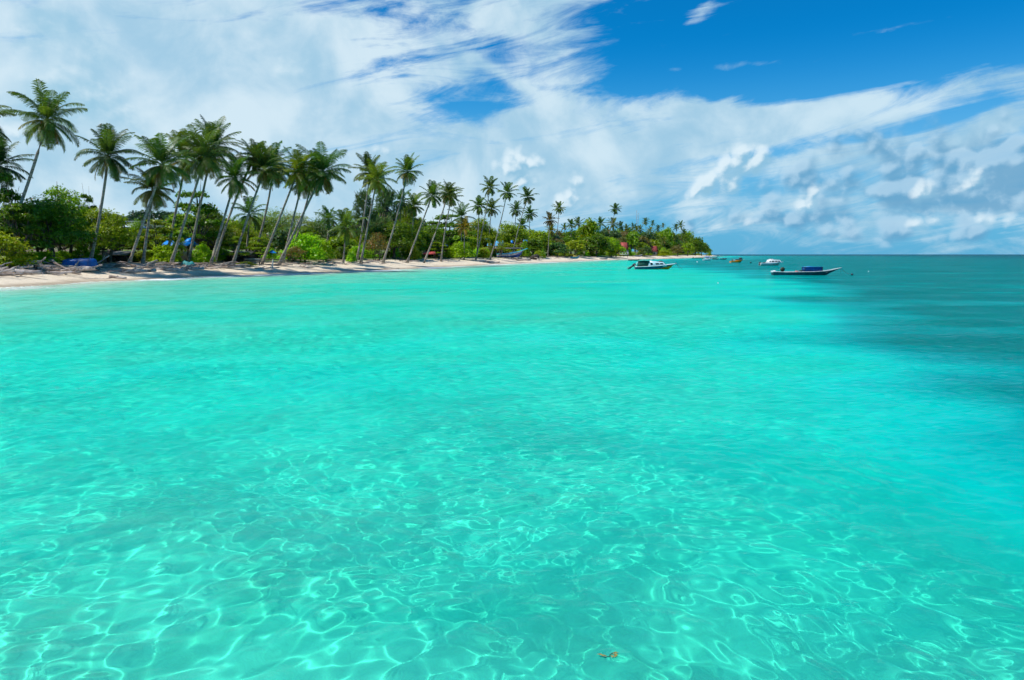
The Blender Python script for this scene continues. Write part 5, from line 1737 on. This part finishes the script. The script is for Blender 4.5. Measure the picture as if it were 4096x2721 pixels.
    # radio masts behind the far wood
    for px, top, lab in ((2545, 843, 'taller thin radio mast above the far wood'), (2551, 853, 'shorter thin radio mast right beside the taller one')):
        D = 640.0 if top == 843 else 690.0
        base = at_depth(px, 930, D); base.z = 3.0
        h = (1015 - top) * D / F
        root = tag(empty('radio_mast', base), lab, 'mast', 'radio masts')
        a = Acc()
        for k in range(3):
            t = k * 2.094; rod(a, (0.5 * math.cos(t), 0.5 * math.sin(t), 0), (0.28 * math.cos(t), 0.28 * math.sin(t), h), 0.06, 4)
        part('lattice_legs', a, W_GREY, root)
        a = Acc(); m = 30
        for i in range(m):
            z0, z1 = h * i / m, h * (i + 1) / m; r0 = 0.5 - 0.22 * i / m
            for k in range(3):
                t, t2 = k * 2.094, (k + 1) * 2.094
                rod(a, (r0 * math.cos(t), r0 * math.sin(t), z0), (r0 * math.cos(t2), r0 * math.sin(t2), z1), 0.035, 3)
        part('bracing', a, W_GREY, root)
    # hill with the pale roofed house far behind the left trees
    hx, hy = at_depth(640, 1000, 430).x, 430.0
    n = 40; vs = []
    for i in range(n + 1):
        for j in range(n + 1):
            x = (i / n - 0.5) * 300; y = (j / n - 0.5) * 200
            e = math.exp(-(x / 95) ** 2 - (y / 62) ** 2)
            vs.append((hx + x, hy + y, -1 + 25.5 * e + 1.2 * math.sin(x * 0.09) * e))
    a = Acc(); a.add(vs, [(i * (n + 1) + j, (i + 1) * (n + 1) + j, (i + 1) * (n + 1) + j + 1, i * (n + 1) + j + 1) for i in range(n) for j in range(n)])
    hill = part('hill', a, flat('hill_ground', (0.04, 0.07, 0.03), 0.9), None, True)
    tag(hill, 'low wooded hill far behind the left trees', kind='structure')
    a = Acc(); rr = np.random.default_rng(77); lobes = []
    for k in range(240):
        x, y = rr.uniform(-125, 125), rr.uniform(-75, 30)
        e = math.exp(-(x / 95) ** 2 - (y / 62) ** 2)
        s = rr.uniform(2.6, 5.2)
        lobes.append((hx + x, hy + y, -1 + 25.5 * e + s * 0.45, s, s, s * 0.85))
    leaf_cloud(a, rr, lobes, 26000, 1.5, up=0.45, clump=0.35, inner=0.6)
    o = a.mesh('hill_wood', M_LEAF); o.color = (0.035, 0.085, 0.05, 1)
    tag(o, 'dark wood covering the low hill behind the left trees', kind='stuff')
    b = at_depth(536, 905, 372)
    root = tag(empty('hill_house', (b.x, b.y, b.z - 3), R(-14)), 'pale roofed house on the wooded hill behind the left trees', 'house')
    root.scale = (0.8, 0.8, 0.8)
    a = Acc(); slab(a, [(-5.5, -4.5, 3.2), (5.5, -4.5, 2.2), (2.5, 1, 5.6), (-4.5, 1, 5.6)], 0.15); slab(a, [(2.5, 1, 5.6), (5.5, -4.5, 2.2), (6.5, 5.5, 2.6), (-5.5, 5.5, 3.2)], 0.15)
    part('roof', a, flat('pale_blue_roof', (0.62, 0.70, 0.74), 0.4, var=0.1), root)
    a = Acc(); box(a, (-2.2, 2.5, 7.0), (9.5, 5.0, 0.3)); part('upper_roof', a, flat('grey_blue_roof', (0.40, 0.50, 0.53), 0.5), root)
    a = Acc(); box(a, (-2.2, 2.5, 6.2), (8.5, 4.2, 1.5)); box(a, (0, 0.5, 0.8), (9.5, 7.5, 3.6)); part('wall', a, W_WALL, root)
    for x in (-5, -3, -1, 1):
        a = Acc(); box(a, (x, 0.36, 6.2), (1.2, 0.06, 0.9)); part('window', a, W_GLASS, root)


build_huts()


# ------------------------------------------------------------------ driftwood
def log_mesh(seed, L, r0, crook, branches):
    r = np.random.default_rng(seed)
    a = Acc()
    n = 8; pts = []; rad = []
    y = 0; z = 0
    for i in range(n + 1):
        s = i / n
        y += r.normal(0, crook * L * 0.05); z += r.normal(0, crook * L * 0.02)
        pts.append(Vector(((s - 0.5) * L, y, abs(z) + r0 * (1 - 0.3 * s))))
        rad.append(r0 * (1.15 - 0.55 * s) * r.uniform(0.88, 1.12))
    vs, qs, ts = tube(pts, rad, 9); a.add(vs, qs, ts)
    for b in range(branches):
        i = int(r.integers(2, n)); d = Vector((r.uniform(0.2, 1), r.normal(0, 0.7), r.uniform(0.1, 0.9))).normalized()
        l = L * r.uniform(0.10, 0.28)
        vs, qs, ts = tube([pts[i], pts[i] + d * l * 0.5, pts[i] + d * l + Vector((0, 0, -0.1 * l))], [rad[i] * 0.6, rad[i] * 0.4, rad[i] * 0.12], 6)
        a.add(vs, qs, ts)
    if r.random() < 0.5:          # root flare
        for k in range(5):
            d = Vector((-0.5, r.normal(0, 0.8), r.normal(0.3, 0.6))).normalized() * r0 * r.uniform(2, 3.5)
            vs, qs, ts = tube([pts[0], pts[0] + d * 0.6, pts[0] + d], [r0 * 0.7, r0 * 0.4, r0 * 0.1], 5); a.add(vs, qs, ts)
    return a


def build_driftwood():
    named = [
        (75, 1098, 7.2, 0.42, 1.0, 'thick weathered log lying at the left end of the beach'),
        (250, 1096, 6.0, 0.19, 3.0, 'long pale straight log at the edge of the clean sand'),
        (330, 1082, 4.6, 0.40, 6.0, 'thick brown log sloping up below the blue covered boat'),
        (145, 1058, 2.6, 0.10, -28.0, 'broken pale branch sticking up over the left driftwood'),
        (545, 1090, 7.0, 0.30, 8.0, 'long crooked pale trunk on the sand right of the blue covered boat'),
        (500, 1113, 2.2, 0.20, -6.0, 'short dark log end by the water right of the blue covered boat'),
        (700, 1082, 5.6, 0.25, -4.0, 'pale trunk in front of the teal bench'),
        (800, 1078, 3.2, 0.26, 0.0, 'cluster log with stripped bark below the net heap'),
        (930, 1072, 4.4, 0.22, 7.0, 'pale trunk with a raised root end before the low green shrub'),
        (1065, 1074, 6.0, 0.15, 5.0, 'long thin trunk reaching to the upright bleached post'),
        (1240, 1068, 5.0, 0.15, -3.0, 'crooked thin trunk below the dry brown scrub'),
        (1555, 1074, 5.5, 0.09, 0.0, 'thin dark branch lying along the water edge'),
        (1960, 1051, 6.5, 0.35, -2.0, 'dark log at the water edge before the middle palms'),
        (2075, 1042, 9.0, 0.35, 6.0, 'big pale fallen trunk below the beached boat'),
        (380, 1113, 6.0, 0.05, -1.0, 'thin dark stick on the clean sand below the blue covered boat'),
    ]
    for i, (px, py, L, r0, rz, lab) in enumerate(named):
        b = loc_py(px, py, 1.5, 14)
        root = log_mesh(40 + i, L, r0, 0.35, 3 if r0 > 0.12 else 1).mesh('driftwood_log', M_DRIFT, smooth=True)
        root.location = b - Vector((0, 0, 0.04)); root.rotation_euler = (0, R(-rz) if abs(rz) > 20 else R(-rz * 0.3), R(rz * 0.8))
        tag(root, lab, 'driftwood', 'driftwood logs along the beach')
    lib = [log_mesh(300 + k, 1.0, 0.045 + 0.012 * (k % 4), 0.6, 1 + k % 4).mesh('driftwood_log', M_DRIFT, smooth=True, link=False) for k in range(9)]
    r = random.Random(9)
    for i in range(270):
        u = r.random()
        px = r.uniform(-60, 950) if u < 0.62 else r.uniform(950, 1500) if u < 0.84 else r.uniform(1500, 2600)
        t = r.gauss(9.3, 1.5) if px < 950 else r.gauss(10.0, 1.3)
        t = max(6.2, t)
        b = loc_t(px, t)
        L = r.choice([0.8, 1.3, 1.8, 2.6, 3.4, 4.6]) * (1 if px < 1500 else 1.3)
        o = bpy.data.objects.new('driftwood_log', lib[i % 9])
        COL.objects.link(o)
        o.location = b + Vector((0, 0, 0.03 + (0.30 * r.random() if px < 700 else 0.05)))
        o.rotation_euler = (r.uniform(-0.15, 0.15), r.gauss(0, 0.16 if px > 500 else 0.24), r.gauss(0.15, 0.5))
        th = L ** 0.45 * r.uniform(0.7, 1.35)
        o.scale = (L, th, th)
        tag(o, 'weathered grey brown driftwood log in the tangled line along the beach', 'driftwood', 'driftwood logs along the beach')


build_driftwood()


# ------------------------------------------------------------------ floating sprig of weed close to the camera
def build_sprig():
    q = water_spot(2440, 2634)
    root = tag(empty('floating_weed', (q.x, q.y, 0.0)), 'small sprig of yellow brown seaweed floating near the bottom edge', 'seaweed')
    root.scale = (0.8, 0.8, 0.8)
    a = Acc()
    for (x, y, l, an, col) in ((-0.06, 0.0, 0.075, 160, 0), (-0.035, -0.01, 0.05, 175, 0), (0.03, 0.035, 0.07, 15, 0), (0.035, 0.02, 0.05, -15, 0), (0.035, -0.025, 0.05, 40, 0), (0.02, -0.03, 0.035, 100, 0)):
        d = Vector((math.cos(R(an)), math.sin(R(an)), 0)); s = Vector((-d.y, d.x, 0)) * 0.013
        p0 = Vector((x, y, 0.03)); p1 = p0 + d * l
        a.add([p0 - s * 0.4, p0 + s * 0.4, p0.lerp(p1, .5) + s + Vector((0, 0, 0.008)), p1, p0.lerp(p1, .5) - s + Vector((0, 0, 0.008))], [(0, 4, 3, 2)], [(0, 2, 1)])
    part('leaf_blades', a, flat('brown_weed', (0.36, 0.27, 0.06), 0.5, var=0.3, scale=30), root)
    a = Acc(); vs, qs, ts = tube([(-0.06, 0.0, 0.03), (-0.01, -0.01, 0.025), (0.015, 0.03, 0.03), (0.035, 0.04, 0.035)], [0.004] * 4, 5); a.add(vs, qs, ts)
    vs, qs, ts = tube([(0.0, 0.03, 0.02), (0.005, -0.02, 0.0), (0.02, -0.05, -0.02)], [0.003] * 3, 5); a.add(vs, qs, ts)
    part('stem', a, flat('dark_weed', (0.05, 0.04, 0.015), 0.5), root)


build_sprig()
